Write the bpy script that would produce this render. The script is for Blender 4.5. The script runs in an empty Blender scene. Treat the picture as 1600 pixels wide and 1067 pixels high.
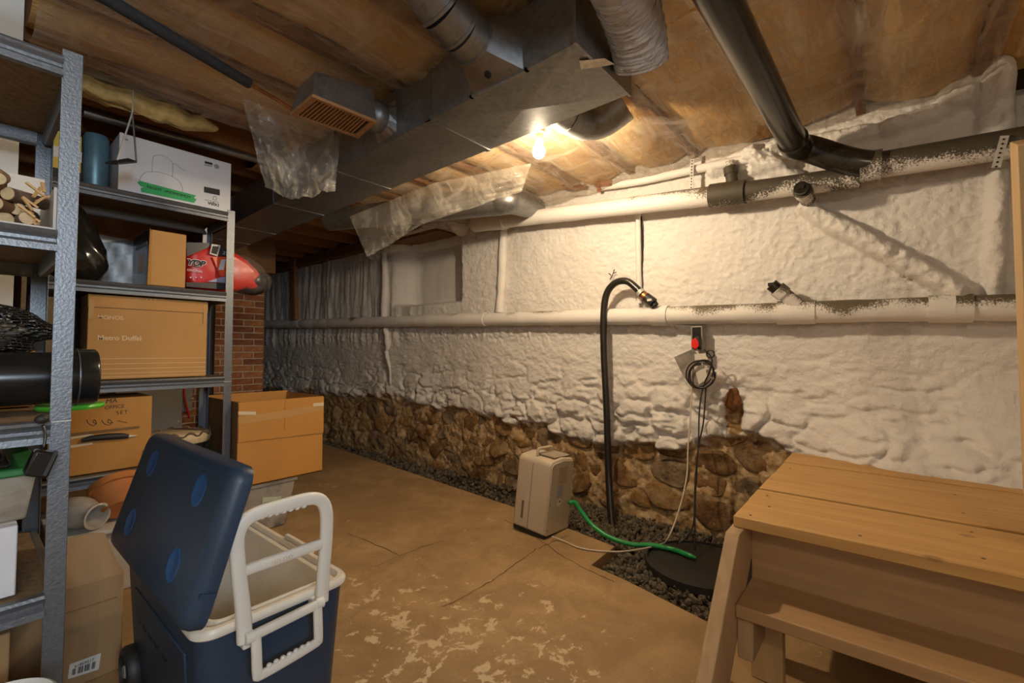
import bpy, bmesh, math, random
import numpy as np
from mathutils import Vector, Matrix, Euler
random.seed(7)
SC = bpy.context.scene
COL = SC.collection
R = math.radians

# ------------------------------------------------------------------ camera
F_PX, W_PX, H_PX = 715.0, 1600.0, 1067.0
PITCH = R(2.0)
FW2 = Vector((0.7705, 0.6374, 0.0)).normalized()
RT = Vector((FW2.y, -FW2.x, 0.0))
FW = (FW2 * math.cos(PITCH) + Vector((0, 0, math.sin(PITCH)))).normalized()
UP = RT.cross(FW)
EYE = Vector((0.0, 0.0, 1.05))
CY = 523.0                                   # row of the optical axis
cam = bpy.data.cameras.new('camera')
camo = bpy.data.objects.new('camera', cam)
COL.objects.link(camo)
rot = Matrix((RT, UP, -FW)).transposed()
camo.matrix_world = Matrix.Translation(EYE) @ rot.to_4x4()
cam.sensor_fit = 'HORIZONTAL'
cam.sensor_width = 36.0
cam.lens = F_PX / W_PX * 36.0
cam.shift_y = (CY - H_PX / 2) / W_PX
cam.clip_start = 0.02
SC.camera = camo

# ------------------------------------------------------------------ light and exposure
world = bpy.data.worlds.new('world')
SC.world = world
world.use_nodes = True
world.node_tree.nodes['Background'].inputs[0].default_value = (0.60, 0.75, 1.0, 1)
world.node_tree.nodes['Background'].inputs[1].default_value = 0.6
SC.view_settings.view_transform = 'Standard'
SC.view_settings.look = 'None'
SC.view_settings.exposure = 0.1
SC.view_settings.gamma = 1.0
SC.view_settings.use_curve_mapping = False
BULB_STRENGTH = 1400.0
FILL_STRENGTH = 640.0
BULB_COLOR = (1.0, 0.80, 0.54)
WIN_POWER = 46.0
wl = bpy.data.lights.new('window_daylight', 'AREA')
wl.shape = 'RECTANGLE'; wl.size = 1.2; wl.size_y = 0.7
wl.spread = R(110); wl.energy = WIN_POWER; wl.color = (0.70, 0.85, 1.0)
wlo = bpy.data.objects.new('window_daylight', wl)
COL.objects.link(wlo)
wlo.location = (-0.45, -2.25, 1.72)
wlo.rotation_euler = (R(86), 0, R(20))           # shines along +Y

# ------------------------------------------------------------------ helpers
def ray(px, py):
    return (FW + RT * ((px - 800.0) / F_PX) + UP * (-(py - CY) / F_PX))
def onX(px, py, X):
    d = ray(px, py); return EYE + d * ((X - EYE.x) / d.x)
def onY(px, py, Y):
    d = ray(px, py); return EYE + d * ((Y - EYE.y) / d.y)
def onZ(px, py, Z):
    d = ray(px, py); return EYE + d * ((Z - EYE.z) / d.z)

class MB:
    def __init__(s):
        s.v = []; s.f = []
    def add(s, vs, fs):
        o = len(s.v)
        s.v += [tuple(p) for p in vs]
        s.f += [tuple(i + o for i in f) for f in fs]
        return s
    def box(s, x0, x1, y0, y1, z0, z1):
        return s.add([(x0, y0, z0), (x1, y0, z0), (x1, y1, z0), (x0, y1, z0),
                      (x0, y0, z1), (x1, y0, z1), (x1, y1, z1), (x0, y1, z1)],
                     [(0, 3, 2, 1), (4, 5, 6, 7), (0, 1, 5, 4), (1, 2, 6, 5), (2, 3, 7, 6), (3, 0, 4, 7)])
    def hexa(s, b, t):                        # 4 bottom, 4 top corners, counterclockwise from above
        return s.add(list(b) + list(t),
                     [(3, 2, 1, 0), (4, 5, 6, 7), (0, 1, 5, 4), (1, 2, 6, 5), (2, 3, 7, 6), (3, 0, 4, 7)])
    def bar(s, a, b, w, h, up=(0, 0, 1)):
        a = Vector(a); b = Vector(b); t = (b - a).normalized()
        u = Vector(up); side = t.cross(u)
        if side.length < 1e-4: side = t.cross(Vector((1, 0, 0)))
        side.normalize(); u = side.cross(t)
        q = []
        for p in (a, b):
            for i, j in ((-1, -1), (1, -1), (1, 1), (-1, 1)):
                q.append(p + side * (i * w / 2) + u * (j * h / 2))
        return s.add(q, [(3, 2, 1, 0), (4, 5, 6, 7), (0, 1, 5, 4), (1, 2, 6, 5), (2, 3, 7, 6), (3, 0, 4, 7)])
    def tube(s, pts, r, n=12, caps=True, closed=False):
        pts = [Vector(p) for p in pts]
        m = len(pts)
        rs = r if isinstance(r, (list, tuple)) else [r] * m
        vs = []; prev = None
        for i, p in enumerate(pts):
            if closed: t = pts[(i + 1) % m] - pts[i - 1]
            else: t = pts[min(i + 1, m - 1)] - pts[max(i - 1, 0)]
            if t.length < 1e-9: t = Vector((0, 0, 1))
            t.normalize()
            if prev is None:
                a = Vector((0, 0, 1)) if abs(t.z) < 0.9 else Vector((1, 0, 0))
                u = t.cross(a).normalized()
            else:
                u = prev - t * prev.dot(t)
                u = u.normalized() if u.length > 1e-6 else t.cross(Vector((0, 0, 1))).normalized()
            prev = u; w = t.cross(u)
            for k in range(n):
                an = 2 * math.pi * k / n
                vs.append(p + (u * math.cos(an) + w * math.sin(an)) * rs[i])
        fs = []
        for i in range(m if closed else m - 1):
            j = (i + 1) % m
            for k in range(n):
                l = (k + 1) % n
                fs.append((i * n + k, i * n + l, j * n + l, j * n + k))
        if caps and not closed:
            fs.append(tuple(range(n - 1, -1, -1)))
            fs.append(tuple((m - 1) * n + k for k in range(n)))
        return s.add(vs, fs)
    def sweep(s, pts, a, b, nv=(0, 1, 0), n=12, e=3.2):   # flat bar: a across the curve, b along nv
        pts = [Vector(p) for p in pts]; nv = Vector(nv); vs = []; m = len(pts)
        sg = lambda x: math.copysign(abs(x) ** (2 / e), x)
        for i, p in enumerate(pts):
            t = (pts[min(i + 1, m - 1)] - pts[max(i - 1, 0)]).normalized(); w = t.cross(nv).normalized()
            aa = a[i] if isinstance(a, list) else a
            for k in range(n):
                an = 2 * math.pi * k / n
                vs.append(p + w * (aa * sg(math.cos(an))) + nv * (b * sg(math.sin(an))))
        fs = [(i * n + k, i * n + (k + 1) % n, (i + 1) * n + (k + 1) % n, (i + 1) * n + k) for i in range(m - 1) for k in range(n)]
        fs += [tuple(range(n - 1, -1, -1)), tuple((m - 1) * n + k for k in range(n))]
        return s.add(vs, fs)
    def lathe(s, prof, origin=(0, 0, 0), axis=(0, 0, 1), n=32):
        ax = Vector(axis).normalized()
        a = Vector((1, 0, 0)) if abs(ax.x) < 0.9 else Vector((0, 1, 0))
        u = ax.cross(a).normalized(); w = ax.cross(u)
        o = Vector(origin); vs = []; fs = []
        for r, h in prof:
            for k in range(n):
                an = 2 * math.pi * k / n
                vs.append(o + ax * h + (u * math.cos(an) + w * math.sin(an)) * r)
        for i in range(len(prof) - 1):
            for k in range(n):
                l = (k + 1) % n
                fs.append((i * n + k, i * n + l, (i + 1) * n + l, (i + 1) * n + k))
        if prof[0][0] > 1e-6: fs.append(tuple(range(n - 1, -1, -1)))
        if prof[-1][0] > 1e-6: fs.append(tuple((len(prof) - 1) * n + k for k in range(n)))
        return s.add(vs, fs)
    def prism(s, poly, off):                  # poly: 3D loop, off: extrusion vector
        off = Vector(off); n = len(poly)
        vs = [Vector(p) for p in poly] + [Vector(p) + off for p in poly]
        fs = [tuple(range(n - 1, -1, -1)), tuple(range(n, 2 * n))]
        for i in range(n):
            j = (i + 1) % n
            fs.append((i, j, n + j, n + i))
        return s.add(vs, fs)
    def grid(s, P):                           # P[i][j] -> Vector
        n = len(P); m = len(P[0])
        vs = [p for row in P for p in row]
        fs = [(i * m + j, (i + 1) * m + j, (i + 1) * m + j + 1, i * m + j + 1) for i in range(n - 1) for j in range(m - 1)]
        return s.add(vs, fs)
    def blob(s, c, rad, seg=20, rings=12, fn=None, e=2.0):
        c = Vector(c); vs = []; fs = []
        sg = lambda x, p: math.copysign(abs(x) ** p, x)
        for i in range(rings + 1):
            th = math.pi * i / rings
            for k in range(seg):
                ph = 2 * math.pi * k / seg
                p = 2.0 / e
                d = Vector((sg(math.sin(th), p) * sg(math.cos(ph), p), sg(math.sin(th), p) * sg(math.sin(ph), p), sg(math.cos(th), p)))
                q = Vector((d.x * rad[0], d.y * rad[1], d.z * rad[2]))
                if fn: q = fn(q, d)
                vs.append(c + q)
        for i in range(rings):
            for k in range(seg):
                l = (k + 1) % seg
                fs.append((i * seg + k, (i + 1) * seg + k, (i + 1) * seg + l, i * seg + l))
        return s.add(vs, fs)

def smooth_path(pts, n=8):
    pts = [Vector(p) for p in pts]; out = []
    for i in range(len(pts) - 1):
        p0 = pts[max(i - 1, 0)]; p1 = pts[i]; p2 = pts[i + 1]; p3 = pts[min(i + 2, len(pts) - 1)]
        for k in range(n):
            t = k / n
            out.append(0.5 * ((2 * p1) + (p2 - p0) * t + (2 * p0 - 5 * p1 + 4 * p2 - p3) * t * t + (3 * p1 - p0 - 3 * p2 + p3) * t ** 3))
    out.append(pts[-1]); return out

def set_tags(o, label=None, cat=None, group=None, kind=None):
    if label: o['label'] = label
    if cat: o['category'] = cat
    if group: o['group'] = group
    if kind: o['kind'] = kind
    return o
def thing(name, label, cat, loc=(0, 0, 0), group=None, rot=None):
    o = bpy.data.objects.new(name, None)
    o.empty_display_size = 0.05
    COL.objects.link(o); o.location = loc
    if rot: o.rotation_euler = rot
    return set_tags(o, label, cat, group)
def root_loc(o):
    v = Vector((0, 0, 0))
    while o: v = v + o.location; o = o.parent
    return v
def build(name, mb, mat, parent=None, local=False, bevel=0, smooth=None, label=None, cat=None, group=None, kind=None, seg=2, subsurf=0, solid=0):
    me = bpy.data.meshes.new(name)
    vs = mb.v
    if parent is not None:
        off = Vector((0, 0, 0)) if local else root_loc(parent)
    elif local: off = Vector((0, 0, 0))
    else:
        a = np.array(vs); lo = a.min(0); hi = a.max(0)
        off = Vector(((lo[0] + hi[0]) / 2, (lo[1] + hi[1]) / 2, lo[2]))
    me.from_pydata([(v[0] - off.x, v[1] - off.y, v[2] - off.z) for v in vs], [], mb.f)
    bm = bmesh.new(); bm.from_mesh(me)
    bmesh.ops.recalc_face_normals(bm, faces=bm.faces)
    bm.to_mesh(me); bm.free()
    me.update()
    if smooth is not None:
        me.shade_smooth()
        if smooth < 179: me.set_sharp_from_angle(angle=R(smooth))
    o = bpy.data.objects.new(name, me)
    me.materials.append(mat)
    COL.objects.link(o)
    if parent is not None: o.parent = parent
    elif not local: o.location = off
    if solid:
        m = o.modifiers.new('solid', 'SOLIDIFY'); m.thickness = solid; m.offset = 0
    if bevel:
        m = o.modifiers.new('bevel', 'BEVEL'); m.width = bevel; m.segments = seg; m.limit_method = 'ANGLE'; m.angle_limit = R(35)
        me.shade_smooth(); me.set_sharp_from_angle(angle=R(50))
        if hasattr(m, 'harden_normals'): m.harden_normals = False
    if subsurf:
        m = o.modifiers.new('sub', 'SUBSURF'); m.levels = subsurf; m.render_levels = subsurf
    return set_tags(o, label, cat, group, kind)
def copy_tree(o, parent=None, loc=None):
    c = o.copy(); COL.objects.link(c)
    if parent: c.parent = parent
    if loc is not None: c.location = loc
    for ch in list(o.children): copy_tree(ch, c)
    return c
def text_mesh(body, size, loc, xdir, updir, mat, parent, name='lettering', align='LEFT', shear=0, spacing=1.0, lift=0.0008, bold=0):
    cu = bpy.data.curves.new('tmp_text', 'FONT')
    cu.body = body; cu.size = size; cu.align_x = align; cu.shear = shear; cu.space_character = spacing
    cu.extrude = 0.0004; cu.offset = bold
    to = bpy.data.objects.new('tmp_text', cu); COL.objects.link(to)
    dg = bpy.context.evaluated_depsgraph_get()
    me = bpy.data.meshes.new_from_object(to.evaluated_get(dg))
    bpy.data.objects.remove(to)
    x = Vector(xdir).normalized(); u = Vector(updir).normalized(); nrm = x.cross(u)
    M = Matrix((x, u, nrm)).transposed().to_4x4()
    off = root_loc(parent)
    M = Matrix.Translation(Vector(loc) + nrm * lift - off) @ M
    me.transform(M)
    me.materials.clear(); me.materials.append(mat)
    o = bpy.data.objects.new(name, me); COL.objects.link(o); o.parent = parent
    return o

# numpy noise
_rng = np.random.RandomState(11)
_T = _rng.rand(256, 256)
def vnoise(x, y, seed=0):
    x = np.asarray(x, float) + seed * 17.31; y = np.asarray(y, float) + seed * 9.77
    xi = np.floor(x).astype(int); yi = np.floor(y).astype(int)
    fx = x - xi; fy = y - yi
    fx = fx * fx * fx * (fx * (fx * 6 - 15) + 10); fy = fy * fy * fy * (fy * (fy * 6 - 15) + 10)
    g = lambda a, b: _T[a & 255, b & 255]
    return (g(xi, yi) * (1 - fx) + g(xi + 1, yi) * fx) * (1 - fy) + (g(xi, yi + 1) * (1 - fx) + g(xi + 1, yi + 1) * fx) * fy
def fbm(x, y, seed=0, o=4):
    a = 0.5; s = 0; t = 0
    for i in range(o):
        s = s + a * vnoise(x * 2 ** i, y * 2 ** i, seed + i * 3); t += a; a *= 0.5
    return s / t - 0.5
def sstep(a, b, x):
    t = np.clip((x - a) / (b - a), 0, 1); return t * t * (3 - 2 * t)

# ------------------------------------------------------------------ materials
def nodes_of(name):
    m = bpy.data.materials.new(name); m.use_nodes = True
    nt = m.node_tree; b = nt.nodes['Principled BSDF']
    return m, nt, b
def coords(nt, scale=(1, 1, 1), world=False):
    tc = nt.nodes.new('ShaderNodeTexCoord')
    mp = nt.nodes.new('ShaderNodeMapping'); mp.inputs['Scale'].default_value = scale
    if world:
        ge = nt.nodes.new('ShaderNodeNewGeometry'); nt.links.new(ge.outputs['Position'], mp.inputs['Vector'])
    else:
        nt.links.new(tc.outputs['Object'], mp.inputs['Vector'])
    return mp.outputs['Vector']
def noise(nt, vec, scale, detail=4, rough=0.55, dist=0.0):
    n = nt.nodes.new('ShaderNodeTexNoise'); n.inputs['Scale'].default_value = scale
    n.inputs['Detail'].default_value = detail; n.inputs['Roughness'].default_value = rough; n.inputs['Distortion'].default_value = dist
    nt.links.new(vec, n.inputs['Vector']); return n.outputs[0]
def ramp(nt, fac, stops):
    r = nt.nodes.new('ShaderNodeValToRGB'); cr = r.color_ramp
    while len(cr.elements) > 1: cr.elements.remove(cr.elements[-1])
    for i, (p, c) in enumerate(stops):
        e = cr.elements[0] if i == 0 else cr.elements.new(p)
        e.position = p; e.color = tuple(c) + (1,) if len(c) == 3 else c
    nt.links.new(fac, r.inputs[0]); return r.outputs[0]
def mixc(nt, fac, a, b):
    m = nt.nodes.new('ShaderNodeMix'); m.data_type = 'RGBA'
    for s, val in ((0, fac), (6, a), (7, b)):
        if isinstance(val, (int, float)): m.inputs[s].default_value = val
        elif isinstance(val, tuple): m.inputs[s].default_value = val + (1,) if len(val) == 3 else val
        else: nt.links.new(val, m.inputs[s])
    return m.outputs[2]
def math_n(nt, op, a, b=0.0):
    m = nt.nodes.new('ShaderNodeMath'); m.operation = op
    for i, val in enumerate((a, b)):
        if isinstance(val, (int, float)): m.inputs[i].default_value = val
        else: nt.links.new(val, m.inputs[i])
    return m.outputs[0]
def bump(nt, b, h, strength=0.3, dist=0.01):
    n = nt.nodes.new('ShaderNodeBump'); n.inputs['Strength'].default_value = strength; n.inputs['Distance'].default_value = dist
    nt.links.new(h, n.inputs['Height']); nt.links.new(n.outputs[0], b.inputs['Normal'])
def plain(name, c, rough=0.5, metal=0.0, var=0.12, scale=14, bumps=0.0, bscale=80, spec=None, aniso=(1, 1, 1)):
    m, nt, b = nodes_of(name)
    v = coords(nt, aniso)
    n = noise(nt, v, scale, 4)
    lo = tuple(x * (1 - var) for x in c); hi = tuple(min(1, x * (1 + var)) for x in c)
    nt.links.new(ramp(nt, n, [(0.3, lo), (0.7, hi)]), b.inputs['Base Color'])
    b.inputs['Roughness'].default_value = rough; b.inputs['Metallic'].default_value = metal
    if spec is not None: b.inputs['Specular IOR Level'].default_value = spec
    if bumps: bump(nt, b, noise(nt, v, bscale, 3), bumps, 0.004)
    return m
def wood(name, c1, c2, grain=(2, 30, 30), rough=0.6, knots=True, scale=1.6):
    m, nt, b = nodes_of(name)
    v = coords(nt, grain)
    n = noise(nt, v, scale, 6, 0.6, 0.6)
    col = ramp(nt, n, [(0.25, c1), (0.5, tuple((x + y) / 2 for x, y in zip(c1, c2))), (0.75, c2)])
    if knots:
        v2 = coords(nt, tuple(1.0 + (g - 2) * 0.02 for g in grain))
        vo = nt.nodes.new('ShaderNodeTexVoronoi'); vo.inputs['Scale'].default_value = 4.5
        nt.links.new(v2, vo.inputs['Vector'])
        k = ramp(nt, vo.outputs['Distance'], [(0.0, (1, 1, 1)), (0.07, (0.7, 0.7, 0.7)), (0.11, (0, 0, 0))])
        col = mixc(nt, math_n(nt, 'MULTIPLY', k, 0.55), col, tuple(x * 0.25 for x in c1))
    nt.links.new(col, b.inputs['Base Color']); b.inputs['Roughness'].default_value = rough
    bump(nt, b, n, 0.12, 0.004)
    return m
def pure(name, c, rough=0.5, metal=0.0):
    m, nt, b = nodes_of(name)
    n = noise(nt, coords(nt), 30, 2)
    nt.links.new(ramp(nt, n, [(0.3, tuple(x * 0.96 for x in c)), (0.7, c)]), b.inputs['Base Color'])
    b.inputs['Roughness'].default_value = rough; b.inputs['Metallic'].default_value = metal
    return m

FOAM = (0.74, 0.70, 0.66)
MORTAR = (0.42, 0.30, 0.17)
M = {}
# sprayed foam over rubble: the attribute 'foam' says where the foam was sprayed
m, nt, b = nodes_of('sprayed_foam_wall')
at = nt.nodes.new('ShaderNodeAttribute'); at.attribute_name = 'foam'
v = coords(nt, world=True)
n1 = noise(nt, v, 3.0, 5); n2 = noise(nt, v, 22, 5)
fc = ramp(nt, n1, [(0.3, (0.68, 0.635, 0.59)), (0.6, FOAM), (0.8, (0.77, 0.735, 0.69))])
st = ramp(nt, noise(nt, v, 2.2, 6, 0.65), [(0.66, (0, 0, 0)), (0.78, (1, 1, 1))])
fc = mixc(nt, math_n(nt, 'MULTIPLY', st, 0.35), fc, (0.62, 0.45, 0.26))
mc = ramp(nt, n2, [(0.25, (0.13, 0.07, 0.03)), (0.45, (0.40, 0.25, 0.11)), (0.7, (0.62, 0.46, 0.28))])
fac = math_n(nt, 'ADD', at.outputs['Fac'], math_n(nt, 'MULTIPLY', math_n(nt, 'SUBTRACT', n2, 0.5), 0.5))
fac = ramp(nt, fac, [(0.35, (0, 0, 0)), (0.62, (1, 1, 1))])
nt.links.new(mixc(nt, fac, mc, fc), b.inputs['Base Color'])
b.inputs['Roughness'].default_value = 0.85
bump(nt, b, math_n(nt, 'ADD', noise(nt, v, 70, 3), math_n(nt, 'MULTIPLY', noise(nt, v, 260, 2), 0.4)), 0.55, 0.010)
M['foam_wall'] = m
def stone_mat(name, c1, c2, c3):
    m, nt, b = nodes_of(name)
    v = coords(nt, world=True)
    n = noise(nt, v, 14, 6, 0.65)
    col = ramp(nt, n, [(0.25, c1), (0.48, c2), (0.62, c3), (0.8, (0.5, 0.37, 0.22))])
    sm = ramp(nt, noise(nt, v, 6, 6, 0.7), [(0.50, (0, 0, 0)), (0.60, (1, 1, 1))])
    col = mixc(nt, math_n(nt, 'MULTIPLY', sm, 0.6), col, (0.46, 0.33, 0.19))
    nt.links.new(col, b.inputs['Base Color']); b.inputs['Roughness'].default_value = 0.8
    bump(nt, b, noise(nt, v, 26, 8, 0.7), 1.0, 0.035)
    return m
M['stones'] = [stone_mat('brown_stone', (0.09, 0.042, 0.014), (0.25, 0.125, 0.042), (0.36, 0.20, 0.07)),
               stone_mat('ochre_stone', (0.15, 0.075, 0.022), (0.40, 0.215, 0.07), (0.50, 0.29, 0.105)),
               stone_mat('grey_brown_stone', (0.10, 0.065, 0.033), (0.25, 0.165, 0.085), (0.38, 0.265, 0.15))]
# concrete with flaked paint
m, nt, b = nodes_of('worn_concrete')
v = coords(nt, world=True)
n1 = noise(nt, v, 1.3, 6, 0.6); n2 = noise(nt, v, 13, 10, 0.72, 0.4); n3 = noise(nt, v, 90, 4)
col = ramp(nt, n1, [(0.3, (0.31, 0.192, 0.084)), (0.5, (0.41, 0.262, 0.12)), (0.7, (0.50, 0.335, 0.158))])
col = mixc(nt, math_n(nt, 'MULTIPLY', ramp(nt, n3, [(0.35, (1, 1, 1)), (0.55, (0, 0, 0))]), 0.3), col, (0.27, 0.17, 0.08))
n5 = noise(nt, v, 4.5, 7, 0.7, 0.5)
col = mixc(nt, ramp(nt, n5, [(0.42, (0.55, 0.55, 0.55)), (0.58, (0, 0, 0))]), col, (0.25, 0.15, 0.062))
zone = ramp(nt, noise(nt, v, 0.9, 3), [(0.47, (0, 0, 0)), (0.62, (1, 1, 1))])
sep = nt.nodes.new('ShaderNodeSeparateXYZ'); nt.links.new(v, sep.inputs[0])
near = ramp(nt, math_n(nt, 'ADD', math_n(nt, 'ABSOLUTE', math_n(nt, 'SUBTRACT', sep.outputs[0], 1.15)), math_n(nt, 'MULTIPLY', math_n(nt, 'ABSOLUTE', math_n(nt, 'SUBTRACT', sep.outputs[1], 1.1)), 0.55)), [(0.25, (1, 1, 1)), (0.85, (0, 0, 0))])
zz = math_n(nt, 'MAXIMUM', math_n(nt, 'MULTIPLY', zone, 0.45), near)
flk = math_n(nt, 'ADD', n2, math_n(nt, 'MULTIPLY', zz, 0.13))
flk = ramp(nt, flk, [(0.672, (0, 0, 0)), (0.684, (1, 1, 1))])
col = mixc(nt, math_n(nt, 'MULTIPLY', flk, 0.85), col, (0.66, 0.51, 0.31))
nt.links.new(col, b.inputs['Base Color']); b.inputs['Roughness'].default_value = 0.62
bump(nt, b, math_n(nt, 'ADD', n3, math_n(nt, 'MULTIPLY', flk, 0.6)), 0.15, 0.006)
M['concrete'] = m
M['crack'] = plain('dark_crack', (0.06, 0.035, 0.015), 0.9)
M['gravel'] = plain('dark_gravel', (0.11, 0.085, 0.055), 0.75, var=0.7, scale=30)
M['soil'] = plain('dark_soil', (0.03, 0.02, 0.012), 0.95, var=0.4)
M['drywall'] = plain('painted_drywall', (0.66, 0.62, 0.56), 0.7, var=0.05, scale=3)
M['darkwall'] = plain('dark_boarding', (0.15, 0.09, 0.045), 0.8, var=0.3, scale=5)
M['joist'] = wood('aged_joist', (0.13, 0.058, 0.02), (0.27, 0.125, 0.045), (1.2, 20, 20), 0.7, False)
M['joist_orange'] = wood('orange_joist', (0.22, 0.09, 0.025), (0.40, 0.185, 0.06), (1.2, 20, 20), 0.7, False)
m, nt, b = nodes_of('glass_wool')
v = coords(nt, (1.0, 2.4, 1), world=True)
n = noise(nt, v, 1.6, 6, 0.6, 0.5); n2 = noise(nt, v, 24, 5)
col = ramp(nt, n, [(0.25, (0.28, 0.15, 0.055)), (0.40, (0.52, 0.32, 0.12)), (0.58, (0.70, 0.46, 0.19)), (0.75, (0.76, 0.54, 0.26))])
col = mixc(nt, math_n(nt, 'MULTIPLY', ramp(nt, n2, [(0.66, (0, 0, 0)), (0.75, (1, 1, 1))]), 0.5), col, (0.17, 0.09, 0.035))
nt.links.new(col, b.inputs['Base Color']); b.inputs['Roughness'].default_value = 0.95
bump(nt, b, n2, 0.5, 0.02)
M['wool'] = m
M['wool_yellow'] = plain('yellow_glass_wool', (0.60, 0.43, 0.17), 0.95, var=0.3, scale=20, bumps=0.6, bscale=60)
def plastic_sheet(name, dens, tint=(0.80, 0.74, 0.64), rough=0.16, gloss=1.0):
    m, nt, b = nodes_of(name)
    nt.nodes.remove(b); out = nt.nodes['Material Output']
    tr = nt.nodes.new('ShaderNodeBsdfTransparent'); tr.inputs[0].default_value = (0.98, 0.965, 0.94, 1)
    df = nt.nodes.new('ShaderNodeBsdfDiffuse'); df.inputs[0].default_value = tint + (1,)
    tl = nt.nodes.new('ShaderNodeBsdfTranslucent'); tl.inputs[0].default_value = tint + (1,)
    gl = nt.nodes.new('ShaderNodeBsdfGlossy'); gl.inputs['Roughness'].default_value = rough
    v = coords(nt, world=True)
    nn = noise(nt, v, 5, 5, 0.6, 0.8)
    st1 = noise(nt, coords(nt, (1.6, 9, 2), world=True), 2.0, 4, 0.55, 0.8); st2 = noise(nt, coords(nt, (5, 1.6, 2), world=True), 1.6, 4, 0.5, 0.8)
    stk = math_n(nt, 'MAXIMUM', ramp(nt, st1, [(0.46, (0, 0, 0)), (0.74, (1, 1, 1))]), ramp(nt, st2, [(0.52, (0, 0, 0)), (0.80, (1, 1, 1))]))
    d = math_n(nt, 'ADD', ramp(nt, nn, [(0.3, (dens * 0.5,) * 3), (0.7, (dens * 1.3,) * 3)]), math_n(nt, 'MULTIPLY', stk, dens * 1.9))
    a = nt.nodes.new('ShaderNodeMixShader'); a.inputs[0].default_value = 0.5
    nt.links.new(df.outputs[0], a.inputs[1]); nt.links.new(tl.outputs[0], a.inputs[2])
    c = nt.nodes.new('ShaderNodeMixShader'); nt.links.new(d, c.inputs[0])
    nt.links.new(tr.outputs[0], c.inputs[1]); nt.links.new(a.outputs[0], c.inputs[2])
    fr = nt.nodes.new('ShaderNodeLayerWeight'); fr.inputs[0].default_value = 0.5
    e = nt.nodes.new('ShaderNodeMixShader'); nt.links.new(math_n(nt, 'ADD', 0.035, math_n(nt, 'MULTIPLY', math_n(nt, 'POWER', fr.outputs[1], 4.0), 0.30 * gloss)), e.inputs[0])
    bn = nt.nodes.new('ShaderNodeBump'); bn.inputs['Strength'].default_value = 0.5; bn.inputs['Distance'].default_value = 0.01
    nt.links.new(noise(nt, v, 30, 4, 0.6, 0.6), bn.inputs['Height']); nt.links.new(bn.outputs[0], gl.inputs['Normal'])
    nt.links.new(c.outputs[0], e.inputs[1]); nt.links.new(gl.outputs[0], e.inputs[2])
    nt.links.new(e.outputs[0], out.inputs[0])
    return m
M['poly'] = plastic_sheet('polythene_sheet', 0.24, rough=0.28, gloss=0.7)
M['poly_thick'] = plastic_sheet('crumpled_polythene', 0.22, rough=0.12)
M['film'] = plastic_sheet('clear_film', 0.05, rough=0.10)
M['clear_bin'] = plastic_sheet('clear_bin_plastic', 0.55, (0.62, 0.56, 0.47), 0.25)
# galvanised sheet
m, nt, b = nodes_of('galvanised_sheet')
v = coords(nt, world=True)
vo = nt.nodes.new('ShaderNodeTexVoronoi'); vo.inputs['Scale'].default_value = 55; nt.links.new(v, vo.inputs['Vector'])
n = noise(nt, v, 7, 5)
col = mixc(nt, 0.10, ramp(nt, n, [(0.3, (0.20, 0.21, 0.225)), (0.7, (0.31, 0.32, 0.335))]), vo.outputs['Color'])
hs = nt.nodes.new('ShaderNodeHueSaturation'); hs.inputs['Saturation'].default_value = 0.08; hs.inputs['Value'].default_value = 0.9
nt.links.new(col, hs.inputs['Color']); nt.links.new(hs.outputs[0], b.inputs['Base Color'])
b.inputs['Metallic'].default_value = 0.85
nt.links.new(ramp(nt, n, [(0.3, (0.34,) * 3), (0.7, (0.5,) * 3)]), b.inputs['Roughness'])
M['galv'] = m
M['abs'] = plain('black_drain_plastic', (0.020, 0.016, 0.012), 0.24, var=0.5, scale=20)
def overspray(name, thr, dark=(0.045, 0.035, 0.022)):
    m, nt, b = nodes_of(name)
    v = coords(nt, world=True)
    n = noise(nt, v, 3.2, 3); n2 = noise(nt, v, 130, 3, 0.7)
    ge = nt.nodes.new('ShaderNodeNewGeometry'); sp = nt.nodes.new('ShaderNodeSeparateXYZ'); nt.links.new(ge.outputs['Normal'], sp.inputs[0])
    h = math_n(nt, 'ADD', n, math_n(nt, 'MULTIPLY', math_n(nt, 'SUBTRACT', n2, 0.5), 0.6))
    h = math_n(nt, 'ADD', h, math_n(nt, 'MULTIPLY', sp.outputs[2], 0.20))
    f = ramp(nt, h, [(thr - 0.05, (0, 0, 0)), (thr + 0.07, (1, 1, 1))])
    col = mixc(nt, f, FOAM, dark)
    nt.links.new(col, b.inputs['Base Color']); b.inputs['Roughness'].default_value = 0.65
    bump(nt, b, noise(nt, v, 60, 3), 0.3, 0.006)
    return m
M['spray_light'] = overspray('foam_covered_pipe', 0.78, (0.16, 0.13, 0.08))
M['spray_mid'] = overspray('foam_speckled_pipe', 0.60, (0.11, 0.085, 0.05))
M['spray_dark'] = overspray('foam_dusted_black_pipe', 0.34, (0.055, 0.043, 0.026))
M['foam'] = plain('sprayed_foam', FOAM, 0.85, var=0.06, scale=8, bumps=0.6, bscale=60)
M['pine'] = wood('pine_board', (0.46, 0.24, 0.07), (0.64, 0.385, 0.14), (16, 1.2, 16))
M['pine_x'] = wood('pine_board_across', (0.42, 0.23, 0.08), (0.60, 0.37, 0.16), (1.2, 16, 16))
M['pine_z'] = wood('pine_post', (0.46, 0.29, 0.13), (0.62, 0.43, 0.22), (16, 16, 1.2), knots=False)
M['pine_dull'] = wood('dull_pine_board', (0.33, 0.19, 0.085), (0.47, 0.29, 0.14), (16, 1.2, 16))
M['stringer'] = wood('rough_stringer', (0.36, 0.23, 0.12), (0.50, 0.34, 0.19), (10, 16, 1.5), knots=False)
M['shelf'] = plain('hammered_shelf_steel', (0.17, 0.178, 0.19), 0.42, 0.7, var=0.12, scale=120, bumps=0.22, bscale=170)
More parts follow.
